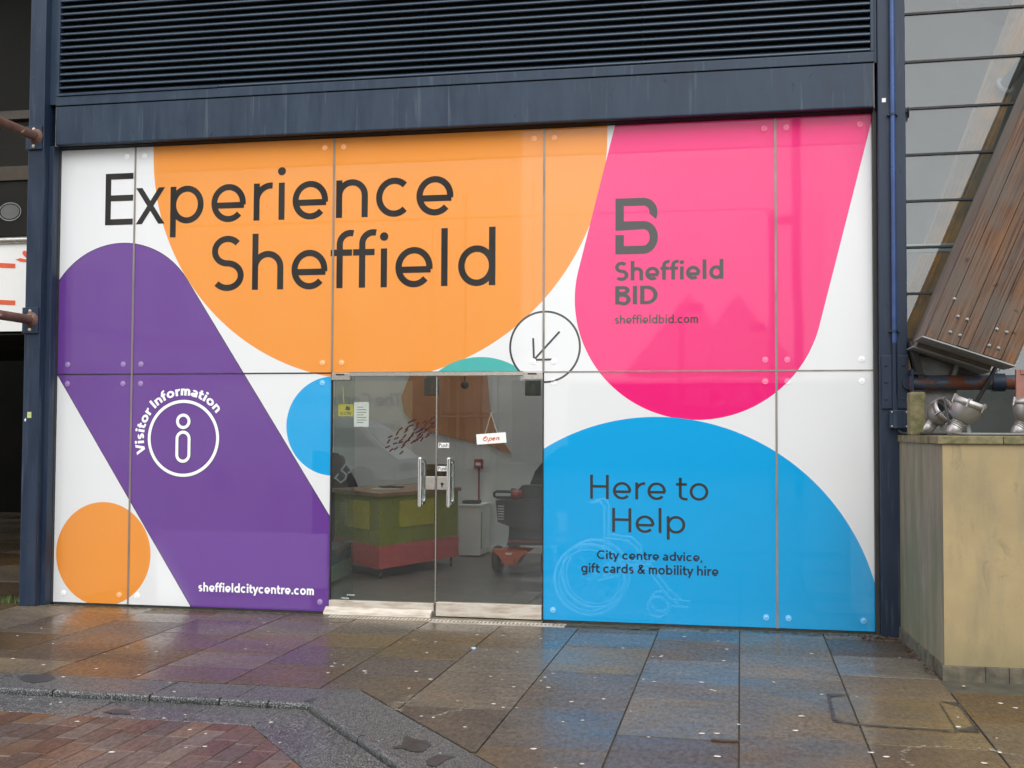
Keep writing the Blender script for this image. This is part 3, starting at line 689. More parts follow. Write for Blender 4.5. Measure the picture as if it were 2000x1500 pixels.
MB().box(XD-.006, XD+.001, -.004, .03, .12, ZM-.01).build('edge_seal', M['alu'], dl)
hd = empty('door_header', (-2.52, 0, 2.05), 'thin pale aluminium bar across the top of the glass doors', 'door header')
MB().box(-3.28, -1.77, -.030, .03, 2.020, 2.054, .003).build('rail', M['alu'], hd)
MB().box(-3.28, -1.77, -.031, -.028, 2.050, 2.0575).build('trim', M['strip'], hd)
# writing on the door glass
def plaque(parent, name, x0, x1, z0, z1, y, m): return MB().box(x0, x1, y-.0008, y+.0008, z0, z1).build(name, m, parent)
for (cx, cz) in ((-2.452, 1.437), (-2.458, 1.241)):
    plaque(dr, 'push_sticker', cx-.047, cx+.047, cz-.021, cz+.021, .0085, M['white'])
    sv = sf; lettering('lettering', 'Push', .15, line_place(cx-.043, cx+.042, cz-.014, .030), M['ink'], dr, .0068, layer=.0002)
plaque(dl, 'warning_notice', -3.392, -3.255, 1.680, 1.782, .026, simple('yellow_notice', (.52, .44, .05), (.46, .40, .05), .5))
lettering('lettering', 'CCTV', .18, line_place(-3.372, -3.275, 1.690, .026), M['ink'], dl, .0246, layer=.0001)
MB().prism([(-3.33, 1.735), (-3.29, 1.728), (-3.285, 1.755), (-3.32, 1.768)], 'y', .0242, .0247).build('camera_pictogram', M['ink'], dl)
plaque(dl, 'paper_notice', -3.250, -3.118, 1.590, 1.800, .026, M['white'])
mb = MB()
for k in range(7): mb.box(-3.225, -3.140 if k % 3 else -3.165, .0245, .0249, 1.755-k*.022, 1.760-k*.022)
mb.build('printed_lines', M['ink'], dl)
mb = MB().tube([(-3.352, .03, 1.93), (-3.350, .03, 1.84), (-3.344, .03, 1.79), (-3.348, .03, 1.755)], .004, 6); mb.build('yellow_tag', simple('yellow_plastic', (.65, .58, .05), None, .4), dl)
# dashes of the door manifestation
rnd = random.Random(3); mb = MB()
dash = [(757,873),(764,879),(773,876),(784,884),(787,872),(783,864),(772,866),(759,862),(762,853),(774,856),(776,846),(783,860),(790,852),(782,838),(793,842),(796,861),(790,866),(799,857),(806,863),(804,852),(795,836),(803,831),(806,847),(812,837),(801,824),(808,821),(815,829),(818,850),(821,840),(817,857),(812,860),(823,852),(826,838),(830,842),(836,837),(832,829),(843,831),(838,847),(845,826),(848,833),(824,858),(829,824),(840,822),(846,816),(822,846),(834,852),(815,844)]
for (px, py) in dash:
    x, z = xz(px, py, .008); a = rnd.uniform(15, 60); L = .017; t = Vector((math.cos(R(a)), math.sin(R(a)))); 
    P = arc(x+t.x*L, z+t.y*L, .0065, .0065, a-90, a+90, 5)+arc(x-t.x*L, z-t.y*L, .0065, .0065, a+90, a+270, 5)
    mb.add([(q[0], .0085, q[1]) for q in P], [tuple(range(len(P)))])
o = mb.build('dash_pattern', simple('dark_red_vinyl', (.05, .008, .008), None, .35), dl); o['kind'] = 'stuff'
# hanging sign
os_ = empty('open_sign', (-2.03, 0, 1.47), 'small white sign reading Open hanging from a sucker on the glass', 'sign')
a = R(4.5)
def rot(u, v): return (-2.040+u*math.cos(a)-v*math.sin(a), 1.497+u*math.sin(a)+v*math.cos(a))
MB().prism([rot(-.126, -.043), rot(.126, -.043), rot(.126, .043), rot(-.126, .043)], 'y', -.008, -.003).build('board', M['white'], os_)
hookp = (-2.044, -.004, 1.705)
mb = MB().tube([(*rot(-.05, .04)[:1], -.006, rot(-.05, .04)[1]), hookp], .0022, 6).tube([(rot(.055, .04)[0], -.006, rot(.055, .04)[1]), hookp], .0022, 6); mb.build('cord', simple('string', (.5, .42, .3), None, .8), os_)
MB().lathe([(.022, 0), (.018, .006), (.006, .012), (.005, .02), (0, .021)], (hookp[0], .009, hookp[2]), (0, -1, 0), 16).build('sucker', M['glass_fin'], os_)
mo = simple('orange_script', (.62, .14, .04), None, .5)
# script letters drawn as slanted strokes
def sl(p): return rot(-.075+(p[0]+p[1]*.28)*.042, -.016+p[1]*.034)
mb = MB()
script = [arc(.45, .5, .40, .5, 60, 400, 26), [(.62, .98), (.35, .72), (.30, .45)], [(1.15, -.45), (1.25, .1), (1.32, .62)], arc(1.55, .33, .26, .30, 140, -150, 16), [(2.0, .34), (2.42, .36)]+arc(2.22, .32, .22, .30, 15, 320, 18), [(2.75, .02), (2.78, .60)], arc(3.02, .40, .22, .22, 170, 0, 10)+[(3.22, .05), (3.42, .10)]]
for k, pts in enumerate(script):
    L, Q = stroke_strip([sl(p) for p in pts], .0075, False); n = len(L); mb.add([(p.x, -.0084-.0002*k, p.y) for p in L]+[(p.x, -.0084-.0002*k, p.y) for p in Q], [(i, n+i, n+i+1, i+1) for i in range(n-1)])
mb.build('lettering', mo, os_)['label'] = 'orange script word Open'
# drain grating in front of the doors
dg = empty('drain_grating', (-2.4, -.16, 0), 'narrow galvanised drain grating in the paving before the doors', 'drain')
MB().box(-3.40, -1.39, -.205, -.10, -.04, -.034).build('channel', M['black'], dg)
for y in (-.205, -.106): MB().box(-3.40, -1.39, y, y+.006, -.034, .002).build('edge_bar', M['alu_dirty'], dg)
mb = MB(); x = -3.39
while x < -1.4: mb.box(x, x+.016, -.1985, -.1065, -.02, .0015); x += .033
o = mb.build('cross_bars', M['alu_dirty'], dg); o['kind'] = 'stuff'
MB().box(-3.46, -1.60, -.095, .30, -.05, .003).build('threshold', simple('threshold_stone', (.20, .17, .12), (.12, .11, .08), .5, scale=9, obj=False), dg)

# ================================================================ RIGHT: PLANTER WALL, CONSERVATORY, TIMBER ARCH, FLOODLIGHTS
t = NT('sand_render'); v = t.pos((1, 1, 1), False); a_ = t.noise(v, 2.2, 6, .6); b_ = t.noise(t.pos((1, 1, .22), False), 5, 6, .65); c_ = t.noise(t.pos((1, 1, .6), False, (0, .5, 0)), 6, 5, .7, 1.2)
c = t.mix(t.ramp(a_, .35, .65), (.34, .262, .132), (.265, .207, .110)); c = t.mix(t.math('MULTIPLY', t.ramp(b_, .48, .70), .6), c, (.185, .155, .105)); c = t.mix(t.math('MULTIPLY', t.ramp(c_, .60, .70), .4), c, (.13, .115, .08))
g = t.n('ShaderNodeNewGeometry'); sn = t.n('ShaderNodeSeparateXYZ'); t.l(g.outputs['Position'], sn.inputs[0])
low_ = t.ramp(t.math('ADD', sn.outputs['Z'], t.math('MULTIPLY', b_, -.5)), -.15, .15, .6, 0); c = t.mix(t.math('MULTIPLY', low_, .8), c, (.16, .14, .07))
t.set(Base_Color=c, Roughness=.8); t.bump(t.noise(v, 55, 5, .6), .25, .004); M['render'] = t.m
t = NT('stained_shaded_render'); v = t.pos((1, 1, .15), False); b_ = t.noise(v, 9, 6, .65); a_ = t.noise(t.pos((1, 1, .5), False), 2.4, 4, .6)  # darker side copy of the render: its shade in the colour, plus stains
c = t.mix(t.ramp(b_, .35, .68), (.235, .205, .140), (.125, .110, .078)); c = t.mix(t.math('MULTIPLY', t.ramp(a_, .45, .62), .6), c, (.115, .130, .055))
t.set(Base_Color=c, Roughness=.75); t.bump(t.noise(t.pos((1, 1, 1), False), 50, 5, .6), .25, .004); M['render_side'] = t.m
M['coping'] = simple('mossy_coping', (.20, .165, .085), (.085, .085, .035), .85, scale=14, obj=False, bump=.5, bdist=.008)
M['plinth'] = simple('grimy_plinth', (.125, .105, .070), (.060, .055, .040), .8, scale=12, obj=False, bump=.4, bdist=.006)
pw = empty('planter_wall', (1.25, -1.6, 0), 'low sand coloured rendered wall with mossy coping beside the shopfront', 'wall')
MB().box(1.268, 4.2, -1.620, -1.30, .085, 1.492).build('front_face', M['render'], pw)
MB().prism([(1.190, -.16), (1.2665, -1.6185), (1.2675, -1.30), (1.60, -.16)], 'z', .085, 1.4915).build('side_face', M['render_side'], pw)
xx = 1.235
for wd in (.40, .52, .47, .6, .6, .4): MB().box(xx+.001, xx+wd-.002, -1.638, -1.28, 1.493, 1.545, .006).build('coping_stone', M['coping'], pw); xx += wd
for y0, y1 in ((-1.279, -.72), (-.718, -.17)): MB().prism([(1.234 if y0 < -1 else 1.205, y0), (1.60, y0), (1.60, y1), (1.205 if y0 < -1 else 1.178, y1)], 'z', 1.493, 1.543).build('coping_stone', M['coping'], pw)
xx = 1.252
for wd in (.26, .14, .33, .3, .36, .3, .3, .5): MB().box(xx+.001, xx+wd-.0015, -1.640, -1.32, -.03, .084, .004).build('plinth_stone', M['plinth'], pw); xx += wd
for y0, y1 in ((-1.318, -.9), (-.898, -.5), (-.498, -.17)):
    k = lambda y: 1.252-(y+1.64)*.052
    MB().prism([(k(y0), y0), (1.55, y0), (1.55, y1), (k(y1), y1)], 'z', -.03, .084).build('plinth_stone', M['plinth'], pw)
MB().box(1.60, 4.2, -1.29, -.17, .085, 1.49).build('planter_fill', M['coping'], pw)
MB().box(1.208, 1.318, -.62, -.45, 1.545, 1.86, .014).build('stone_pier', M['coping'], pw)
# conservatory glazing
wg = empty('conservatory_glazing', (2.2, .1, 1.9), 'sloping band of grey glass strips held by thin black bars', 'glazing')
ang = R(1.5); wd_ = Vector((math.cos(ang), -math.sin(ang), 0)); o0 = Vector((1.262, .45, 0)); LEN = 2.6
LEAN = math.tan(R(2))
def wq(s_, z, d=0.0): q = o0+wd_*s_; d = d+(z-1.56)*LEAN; return (q.x+math.sin(ang)*d, q.y+math.cos(ang)*d, z)
def wbox(name, s0, s1, z0, z1, d0, d1, m):
    v = [wq(s_, z, d) for z in (z0, z1) for d in (d0, d1) for s_ in (s0, s1)]
    return MB().add(v, [(0, 2, 3, 1), (4, 5, 7, 6), (0, 1, 5, 4), (2, 6, 7, 3), (0, 4, 6, 2), (1, 3, 7, 5)]).build(name, m, wg)
def bar_z(py):
    lo, hi = 1.5, 7.0
    for _ in range(40):
        m_ = (lo+hi)/2; p = Vector(wq(.03, m_)); q_ = p-CAM; yy = 750-FPX*q_.dot(CU)/q_.dot(CF)
        lo, hi = (m_, hi) if yy > py else (lo, m_)
    return lo
zt = [1.56]+[bar_z(y) for y in (750, 662, 574, 484, 394, 304, 214, 123)]; zt += [zt[-1]+.41*k for k in (1, 2, 3, 4)]
for a0, a1 in zip(zt[:-1], zt[1:]): wbox('glass_pane', .0, LEN, a0+.008, a1-.008, .0, .010, M['glass_wg'])
for z in zt[1:]: wbox('glazing_bar', -.01, LEN, z-.0085, z+.0085, -.018, .05, M['seal'])
wbox('cross_rail', 0, LEN, 3.06, 3.13, .10, .16, simple('grey_rail', (.36, .40, .40), None, .4))
lb = MB(); q = Vector(wq(.0, 4.205, -.06)); lb.lathe([(0, -.02), (.020, -.02), (.020, .055), (.025, .055), (.025, .085), (.012, .085), (.012, .095), (.045, .098), (.045, .106), (0, .107)], q, wd_, 18).build('glazing_clamp', M['seal'], wg)
# interior behind the glass, wall tones darkened to make it dim
M['void0'] = simple('dim_interior', (.09, .09, .088), None, .8)
ci = MB().box(1.26, 9, 7.0, 7.2, 0, 7.5).build('conservatory_wall', simple('dimmed_interior', (.16, .165, .16), (.11, .115, .11), .8, scale=1.2, obj=False)); tag(ci, kind='structure')
cro = MB().box(1.26, 9, 3.2, 7.2, 7.5, 7.7).build('conservatory_light_block', M['void0']); tag(cro, kind='structure')  # unseen opaque roof added to cut sky light and dim the interior
csd = MB().box(5.2, 5.4, .2, 7.0, 0, 7.5).build('conservatory_wall', M['void0']); tag(csd, kind='structure')
cf = MB().box(1.26, 9, .2, 7.0, .0, .05).build('conservatory_floor', simple('interior_floor', (.25, .24, .22), None, .5)); tag(cf, kind='structure')
# timber arches
def timber(name, c1, c2, c3, rough=.62):
    t = NT(name); oi = t.n('ShaderNodeObjectInfo').outputs['Random']
    tc = t.n('ShaderNodeTexCoord').outputs['Object']; mp = t.n('ShaderNodeMapping'); mp.inputs['Rotation'].default_value = (0, R(-23), 0); t.l(tc, mp.inputs[0])
    ad_ = t.n('ShaderNodeVectorMath', operation='ADD'); t.l(mp.outputs[0], ad_.inputs[0]); cmb = t.n('ShaderNodeCombineXYZ'); t.l(t.math('MULTIPLY', oi, 9.0), cmb.inputs[0]); t.l(t.math('MULTIPLY', oi, 5.0), cmb.inputs[2]); t.l(cmb.outputs[0], ad_.inputs[1])
    s2 = t.n('ShaderNodeMapping'); s2.inputs['Scale'].default_value = (14, 14, .55); t.l(ad_.outputs[0], s2.inputs[0])
    a = t.noise(s2.outputs[0], 1.6, 8, .68, .8); s3 = t.n('ShaderNodeMapping'); s3.inputs['Scale'].default_value = (60, 60, 1.2); t.l(ad_.outputs[0], s3.inputs[0]); b = t.noise(s3.outputs[0], 1.5, 4, .6)
    c = t.mix(t.ramp(a, .30, .68), c1, c2); c = t.mix(t.math('MULTIPLY', t.ramp(b, .42, .62), .85), c, c3)
    gy = t.noise(mp.outputs[0], 2.2, 4, .6); c = t.mix(t.ramp(gy, .43, .60, 0, .75), c, (.100, .084, .070))
    k = t.n('ShaderNodeHueSaturation'); t.l(c, k.inputs['Color']); t.l(t.ramp(oi, 0, 1, .82, 1.2), k.inputs['Value']); t.l(t.ramp(oi, 0, 1, .8, 1.2), k.inputs['Saturation'])
    kn = t.ramp(t.noise(mp.outputs[0], 9, 2, .5), .70, .74); c = t.mix(t.math('MULTIPLY', kn, .7), k.outputs[0], tuple(x*.35 for x in c3))
    t.set(Base_Color=c, Roughness=rough, Specular_IOR_Level=.3); t.bump(t.math('ADD', a, b), .9, .008); return t.m
M['timber'] = timber('weathered_larch', (.200, .104, .056), (.092, .052, .033), (.032, .022, .018))
M['timber_in'] = timber('interior_larch', (.48, .26, .115), (.38, .20, .085), (.30, .15, .065), .5)
M['timber_side'] = timber('grey_larch', (.190, .150, .118), (.135, .108, .088), (.09, .072, .06))
M['gal'] = simple('grey_steel', (.30, .30, .29), (.20, .20, .195), .5, .4, scale=7)
bd, bn = Vector((.389, .921)), Vector((.944, -.330))        # along the arch, across it (x, z)
def tb(p0, u0, u1, l0, l1): return [(p0[0]+bn.x*u+bd.x*l, p0[1]+bn.y*u+bd.y*l) for u, l in ((u0, l0), (u1, l0), (u1, l1), (u0, l1))]
ta = empty('timber_arch', (1.5, -.5, 2.0), 'massive weathered brown laminated timber leaning outside the glass', 'timber beam')
p0 = (1.272, 2.25); nl = 6
us = [0]+sorted(random.Random(5).uniform(.05, .59)*0+.636*(k+random.Random(k).uniform(-.2, .2))/nl for k in range(1, nl))+[.636]
for a0, a1 in zip(us[:-1], us[1:]): MB().prism(tb(p0, a0+.0022, a1-.0022, random.uniform(-.004, .004), 6.0), 'y', -.90, -.52).build('lamella', M['timber'], ta)
MB().prism(tb(p0, .02, .56, -.045, 6.0), 'y', -.518, -.06).build('rear_lamella', M['timber_side'], ta)
MB().prism(tb(p0, -.003, .0, -.0, 6.0), 'y', -.885, -.52).build('side_board', M['timber_side'], ta)
MB().prism(tb(p0, -.010, .645, -.016, -.006), 'y', -.905, -.50).build('end_plate', M['gal'], ta)
MB().prism(tb(p0, .0, .57, -.060, -.047), 'y', -.50, -.04).build('end_plate', M['gal'], ta)
for (px, py) in ((1871, 618), (1889, 624), (1856, 649), (1875, 655), (1947, 643), (1966, 649), (1932, 675), (1950, 680), (1864, 584)):
    x, z = xz(px, py, -.9); mb = MB().lathe([(.013, 0), (.013, .003), (.0085, .003), (.0085, .012), (.004, .015), (0, .015)], (x, -.9, z), (0, -1, 0), 12); mb.build('bolt', M['gal'], ta)
ti = empty('timber_arch', (1.7, .9, 2.0), 'inner brown timber arch seen through the grey glass strips', 'timber beam')
qa, qb = xz(1800, 500, 1.0), xz(1874, 300, 1.0); kx_ = (qb[0]-qa[0])/(qb[1]-qa[1])
for a0, a1 in ((0, .085), (.087, .17), (.172, .255)): MB().prism([(qa[0]+a0-2*kx_, qa[1]-2), (qa[0]+a1-2*kx_, qa[1]-2), (qa[0]+a1+3.5*kx_, qa[1]+3.5), (qa[0]+a0+3.5*kx_, qa[1]+3.5)], 'y', 1.0, 1.3).build('lamella', M['timber_in'], ti)
dk = empty('roof_truss', (2.2, .5, 4.5), 'dark steel truss tube meeting the inner timber arch behind glass', 'truss')
_a, _b = xz(1966, 163, .9), xz(2050, 55, .8); MB().tube([(_a[0], .95, _a[1]), (_b[0], .80, _b[1])], .052, 14).build('tube', M['seal'], dk); MB().lathe([(.085, 0), (.085, .02), (.055, .03), (0, .03)], (_a[0], .985, _a[1]), (.45, -.8, .45), 20).build('flange', M['gal'], dk)
MB().prism([xz(1880, -12, 1.4), xz(1988, 38, 1.4), xz(2100, 20, 1.4), xz(2100, -60, 1.4), xz(1880, -60, 1.4)], 'y', 1.4, 1.7).build('soffit', M['black'], dk)
# steel shoe under the arch
sh = empty('steel_shoe', (1.4, -.2, 1.55), 'grey steel foot plates carrying the weathered timber above the wall', 'steel bracket')
def pp(pts, Y): return [xz(a, b, Y) for a, b in pts]
MB().prism(pp([(1786, 674), (1880, 708), (1872, 735), (1858, 860), (1812, 860), (1796, 735)], -.10), 'y', -.10, -.07).build('web_plate', M['gal'], sh)
MB().prism(pp([(1770, 668), (1784, 674), (1800, 745), (1788, 745)], -.12), 'y', -.30, -.06).build('side_plate', M['seal'], sh)
MB().prism(pp([(1874, 690), (1884, 690), (1866, 735), (1858, 735)], -.25), 'y', -.25, -.08).build('stiffener', M['gal'], sh)
MB().prism(pp([(1880, 700), (1938, 726), (1935, 735), (1872, 735)], -.10), 'y', -.10, -.07).build('web_plate', M['gal'], sh)
# horizontal brace pipe
t = NT('rusting_navy_paint'); v = t.pos((1, 1, 1), False); a_ = t.noise(t.pos((.8, 1.5, 1.5), False), 4.2, 5, .65, .5); f = t.ramp(a_, .53, .55)
b_ = t.noise(v, 30, 5, .6); c = t.mix(f, t.mix(b_, (.035, .055, .085), (.07, .10, .14)), t.mix(b_, (.20, .065, .032), (.10, .035, .022)))
t.set(Base_Color=c, Roughness=t.ramp(f, 0, 1, .35, .8)); t.bump(t.math('SUBTRACT', b_, t.math('MULTIPLY', f, .6)), .3, .004); M['rustpaint'] = t.m
bp = empty('brace_pipe', (1.3, -.25, 1.94), 'horizontal navy pipe with peeling rust spanning in front of the shoe', 'pipe')
MB().tube([(1.262, -.25, 1.940), (1.80, -.25, 1.941), (2.6, -.25, 1.942), (4.2, -.25, 1.945)], .056, 20).build('tube', M['rustpaint'], bp)
MB().tube([(1.845, -.25, 1.941), (1.935, -.25, 1.941)], .068, 20).build('collar', M['navy'], bp)
mb = MB().tube([(1.885, -.25, 2.0), (1.885, -.25, 2.03)], .007, 8); mb.tube([(1.885+.020*math.cos(q), -.25, 2.045+.020*math.sin(q)) for q in [i*math.pi/8 for i in range(17)]], .006, 8); mb.build('eye_bolt', M['gal'], bp)
for z, dz in ((2.0, .012), (1.88, -.012)): MB().prism([(1.262, z), (1.262, z+dz*2.4), (1.36, z+dz*.4), (1.36, z)], 'y', -.33, -.17).build('gusset', M['navy_dark'], bp)
MB().box(1.264, 1.275, -.34, -.151, 1.84, 2.04).build('base_plate', M['navy_dark'], bp)
MB().tube([(1.262, -.20, 1.94), (1.262, -.15, 1.94)], .05, 12).build('stub', M['navy_dark'], bp)
# cable along the coping
cb = MB().tube([(1.18, -.22, 1.595), (1.182, -.23, 1.575), (1.195, -.26, 1.560), (1.24, -.40, 1.556), (1.30, -.70, 1.556), (1.40, -.95, 1.556), (1.43, -1.0, 1.562), (1.418, -1.0, 1.62), (1.40, -.99, 1.72), (1.40, -.9, 1.80)], .009, 8)
tag(cb.build('cable', M['seal']), 'black cable running from the junction box along the coping', 'cable')
c2 = MB().tube([(1.43, -1.05, 1.565), (1.45, -1.25, 1.555), (1.52, -1.30, 1.556), (2.2, -1.30, 1.556), (4.0, -1.30, 1.556)], .010, 8)
tag(c2.build('cable', simple('grey_cable', (.16, .16, .155), None, .5)), 'grey conduit lying along the top of the sand wall', 'cable')
# floodlights
M['silver'] = simple('silver_enamel', (.40, .385, .375), (.30, .29, .28), .36, .7, scale=5, rrange=.06)
_lm = NT('dark_lens'); _lm.set(Base_Color=(.012, .013, .014), Roughness=.08); lens_m = _lm.m
def flood(base, aim, label, s=1.0, roll=0.0):
    f = empty('floodlight', base, label, 'floodlight', 'silver floodlights on the wall top')
    b = Vector(base); a = Vector(aim).normalized(); c = b+Vector((0, 0, .19*s)); u = a.cross(Vector((0, 1, 0))).normalized()
    MB().lathe([(0, -.115*s), (.045*s, -.105*s), (.08*s, -.075*s), (.105*s, -.03*s), (.117*s, .03*s), (.117*s, .036*s)], c, a, 28).build('reflector_bowl', M['silver'], f)
    rm = MB().lathe([(.117*s, .034*s), (.124*s, .034*s), (.124*s, .082*s), (.112*s, .082*s), (.112*s, .040*s)], c, a, 28).build('rim', M['silver'], f)
    MB().lathe([(.1118*s, .045*s), (.09*s, .052*s), (0, .060*s)], c, a, 28).build('lens', lens_m, f)
    for k in range(6):
        mb = MB(); q = 2*math.pi*k/6+.3; uu = u*math.cos(q)+a.cross(u)*math.sin(q); p = c+uu*.126*s
        mb.tube([p+a*.025*s, p+a*.092*s], .008*s, 6); mb.build('clip', M['silver'], rm)
    e = c-a*.075*s-a.cross(u)*0; d2 = (Vector((-.55, 0, -.85))).normalized(); g0 = c-a*.05*s+d2*.045*s
    gb = MB().lathe([(0, .135*s), (.03*s, .13*s), (.048*s, .11*s), (.054*s, .085*s), (.054*s, .0), (0, 0)], g0, d2, 20).build('gear_housing', M['silver'], f)
    mb = MB(); sd_ = d2.cross(Vector((0, 1, 0))).normalized()
    for k in range(3):
        p = g0+d2*(.012+.015*k)*s; mb.lathe([(.058*s, 0), (.058*s, .006*s), (.05*s, .007*s)], p, d2, 20)
    mb.build('cooling_fin', M['silver'], gb)
    mb = MB().prism([(b.x-.012+.03*s, b.z), (b.x+.012+.03*s, b.z), (c.x+.012, c.z-.02), (c.x-.012, c.z-.02)], 'y', b.y+.02, b.y+.028); mb.box(b.x-.03, b.x+.07, b.y-.05, b.y+.05, b.z, b.z+.008); mb.build('bracket', M['gal'], f)
    return f
fb = atY(1887, 802, -1.0); flood((fb.x, -1.0, 1.545), (.36, -.10, .93), 'silver floodlight tilted upwards on the wall beside the stone pier', .92)
fb = atY(1836, 800, -.62); flood((fb.x, -.62, 1.545), (.62, -.62, .48), 'silver floodlight half hidden behind the cable and stone pier', .82)
fb = atY(2008, 790, -1.0); flood((fb.x, -1.0, 1.545), (.15, .1, .95), 'silver floodlight at the right edge with reddish frame behind', .88)
rf = empty('red_frame', (2.0, -.6, 1.55), 'faded red metal frame standing behind the right floodlight', 'frame')
mr = simple('faded_red_paint', (.36, .16, .12), (.28, .12, .095), .55, scale=6)
MB().box(1.935, 1.965, -.62, -.59, 1.545, 2.02, .003).build('post', mr, rf); MB().box(1.9655, 2.4, -.62, -.59, 1.985, 2.02, .003).build('top_rail', mr, rf); MB().box(1.966, 2.4, -.61, -.60, 1.545, 1.9845).build('panel', mr, rf)
MB().tube([(1.58, -.30, 1.55), (1.80, -.32, 1.93), (1.98, -.34, 2.3)], .016, 8).build('brace', M['seal'], rf)
# ================================================================ LEFT: PASSAGE, RUSTY POLES, BANNER BOARD
t = NT('rusty_pole'); v = t.pos((1, 1, 1), False); a_ = t.noise(v, 9, 6, .65, .4); b_ = t.noise(v, 40, 4, .6)
c = t.mix(t.ramp(a_, .35, .65), (.075, .038, .028), (.130, .065, .044)); c = t.mix(t.ramp(a_, .64, .67), c, (.42, .34, .27))
t.set(Base_Color=c, Roughness=.75); t.bump(t.math('ADD', a_, b_), .5, .006); M['rust'] = t.m
for z, x, lab in ((4.165, -6.165, 'upper rusty steel pole bolted to the left column'), (2.525, -6.175, 'lower rusty steel pole bolted to the left column')):
    e = empty('rusty_pole', (x, -.23, z), lab, 'pole', 'rusty poles on the left column')
    MB().tube([(x, -.222, z), (x-.01, -1.2, z+.004), (x-.02, -3.2, z+.012)], .042, 16).build('tube', M['rust'], e)
    MB().lathe([(.07, 0), (.055, .012), (.045, .03), (.043, .03)], (x, -.2215, z), (0, -1, 0), 18).build('weld_collar', M['rust'], e)
M['void'] = simple('unlit_void', (.008, .008, .007), (.012, .0115, .010), .6, scale=2, obj=False, spec=.12)  # near-black tone stands in for the unlit depth of the passage
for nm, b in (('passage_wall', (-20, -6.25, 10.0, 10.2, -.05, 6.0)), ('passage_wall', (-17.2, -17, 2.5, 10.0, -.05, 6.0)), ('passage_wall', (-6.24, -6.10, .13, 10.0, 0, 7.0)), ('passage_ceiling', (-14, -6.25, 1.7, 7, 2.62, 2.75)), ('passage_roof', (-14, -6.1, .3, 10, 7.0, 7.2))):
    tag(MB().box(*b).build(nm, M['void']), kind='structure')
bb = empty('banner_board', (-7.5, 1.5, 2.4), 'white banner board with orange letters and a heart over the passage', 'banner')
BY = 1.5
bx1, bz1 = xz(64, 474, BY); _, bz0 = xz(50, 647, BY)
MB().box(-11.5, bx1+.35, BY, BY+.05, bz0, bz1, .006).build('board', M['white'], bb)
MB().tube([(-11.5, BY-.01, bz1+.03), (bx1+.35, BY-.01, bz1+.03)], .035, 12).build('top_tube', M['alu'], bb)
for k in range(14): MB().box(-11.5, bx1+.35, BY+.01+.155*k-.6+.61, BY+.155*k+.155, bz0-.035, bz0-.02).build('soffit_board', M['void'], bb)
mo2 = simple('orange_print', (.70, .10, .03), None, .5)
def onb(pts): return [xz(a, b, BY) for a, b in pts]
MB().prism(onb([(-70, 505), (-70, 650), (-52, 650), (-52, 505)]), 'y', BY-.004, BY-.001).build('letter_stroke', mo2, bb)
for ya, yb in ((513, 523), (585, 595)): MB().prism(onb([(-52, ya-2), (30, ya+2), (30, yb+1), (-52, yb-3)]), 'y', BY-.004, BY-.001).build('letter_stroke', mo2, bb)
hc = xz(52, 496, BY); hs_ = .048
heart = [(hc[0]+hs_*16*math.sin(q)**3/16, hc[1]+hs_*(13*math.cos(q)-5*math.cos(2*q)-2*math.cos(3*q)-math.cos(4*q))/16) for q in [2*math.pi*i/32 for i in range(32)]]
MB().prism(heart, 'y', BY-.004, BY-.001).build('heart', mo2, bb)
MB().prism(onb([(31, 507), (40, 504), (48, 506), (56, 507), (62, 506), (62, 509), (50, 512), (40, 511)]), 'y', BY-.004, BY-.001).build('hand', mo2, bb)
# dark glazed storey above the board
dw = empty('dark_storey', (-7.5, 1.6, 3.4), 'dark upper glazing above the white banner board at the left edge', 'glazing')
md = NT('dark_glass'); md.set(Base_Color=(.012, .012, .011), Roughness=.12)
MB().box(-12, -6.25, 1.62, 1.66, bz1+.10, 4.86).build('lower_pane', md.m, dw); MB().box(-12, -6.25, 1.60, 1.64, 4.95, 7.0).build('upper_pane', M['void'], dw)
MB().box(-12, -6.25, 1.55, 1.66, 4.86, 4.95).build('transom', simple('brown_band', (.05, .04, .028), None, .6), dw)
MB().box(-12, -6.25, 1.58, 1.655, 4.21, 4.36).build('brown_band', simple('brown_timber', (.045, .032, .018), None, .6), dw)
ov = xz(18, 413, 1.6); P = arc(ov[0], ov[1], .13, .095, 0, 350, 35); mb = MB(); L, Q = stroke_strip(P, .012, True); n = len(L)
mb.add([(p.x, 1.612, p.y) for p in L]+[(p.x, 1.612, p.y) for p in Q], [(i, n+i, n+(i+1) % n, (i+1) % n) for i in range(n)]); mb.build('oval_ring', simple('grey_print', (.20, .21, .20), None, .5), dw)
MB().prism(arc(ov[0], ov[1], .112, .078, 0, 350, 35), 'y', 1.611, 1.616).build('oval_disc', simple('grey_oval', (.11, .115, .11), None, .5), dw)
# ================================================================ INTERIOR SEEN THROUGH THE DOORS
M['wallw'] = simple('interior_white', (.70, .71, .69), (.62, .64, .63), .75, scale=1.5, obj=False)
t = NT('grey_floor_tile'); v = t.pos((1, 1, 1), False); v = t.pos((1, 1, 1), False, (0, 0, R(34))); br = t.n('ShaderNodeTexBrick'); t.l(v, br.inputs['Vector']); br.inputs['Scale'].default_value = 1.0; br.inputs['Brick Width'].default_value = .9; br.inputs['Row Height'].default_value = .45; br.inputs['Mortar Size'].default_value = .010
br.inputs['Color1'].default_value = (.115, .113, .105, 1); br.inputs['Color2'].default_value = (.10, .10, .095, 1); br.inputs['Mortar'].default_value = (.16, .155, .145, 1); br.inputs['Scale'].default_value = 1
t.set(Base_Color=br.outputs[0], Roughness=.38); M['tile'] = t.m
def room(nm, *b, m): return tag(MB().box(*b).build(nm, m), kind='structure')
room('shop_floor', -6.09, 1.05, .03, 5.25, -.04, .0, m=M['tile'])
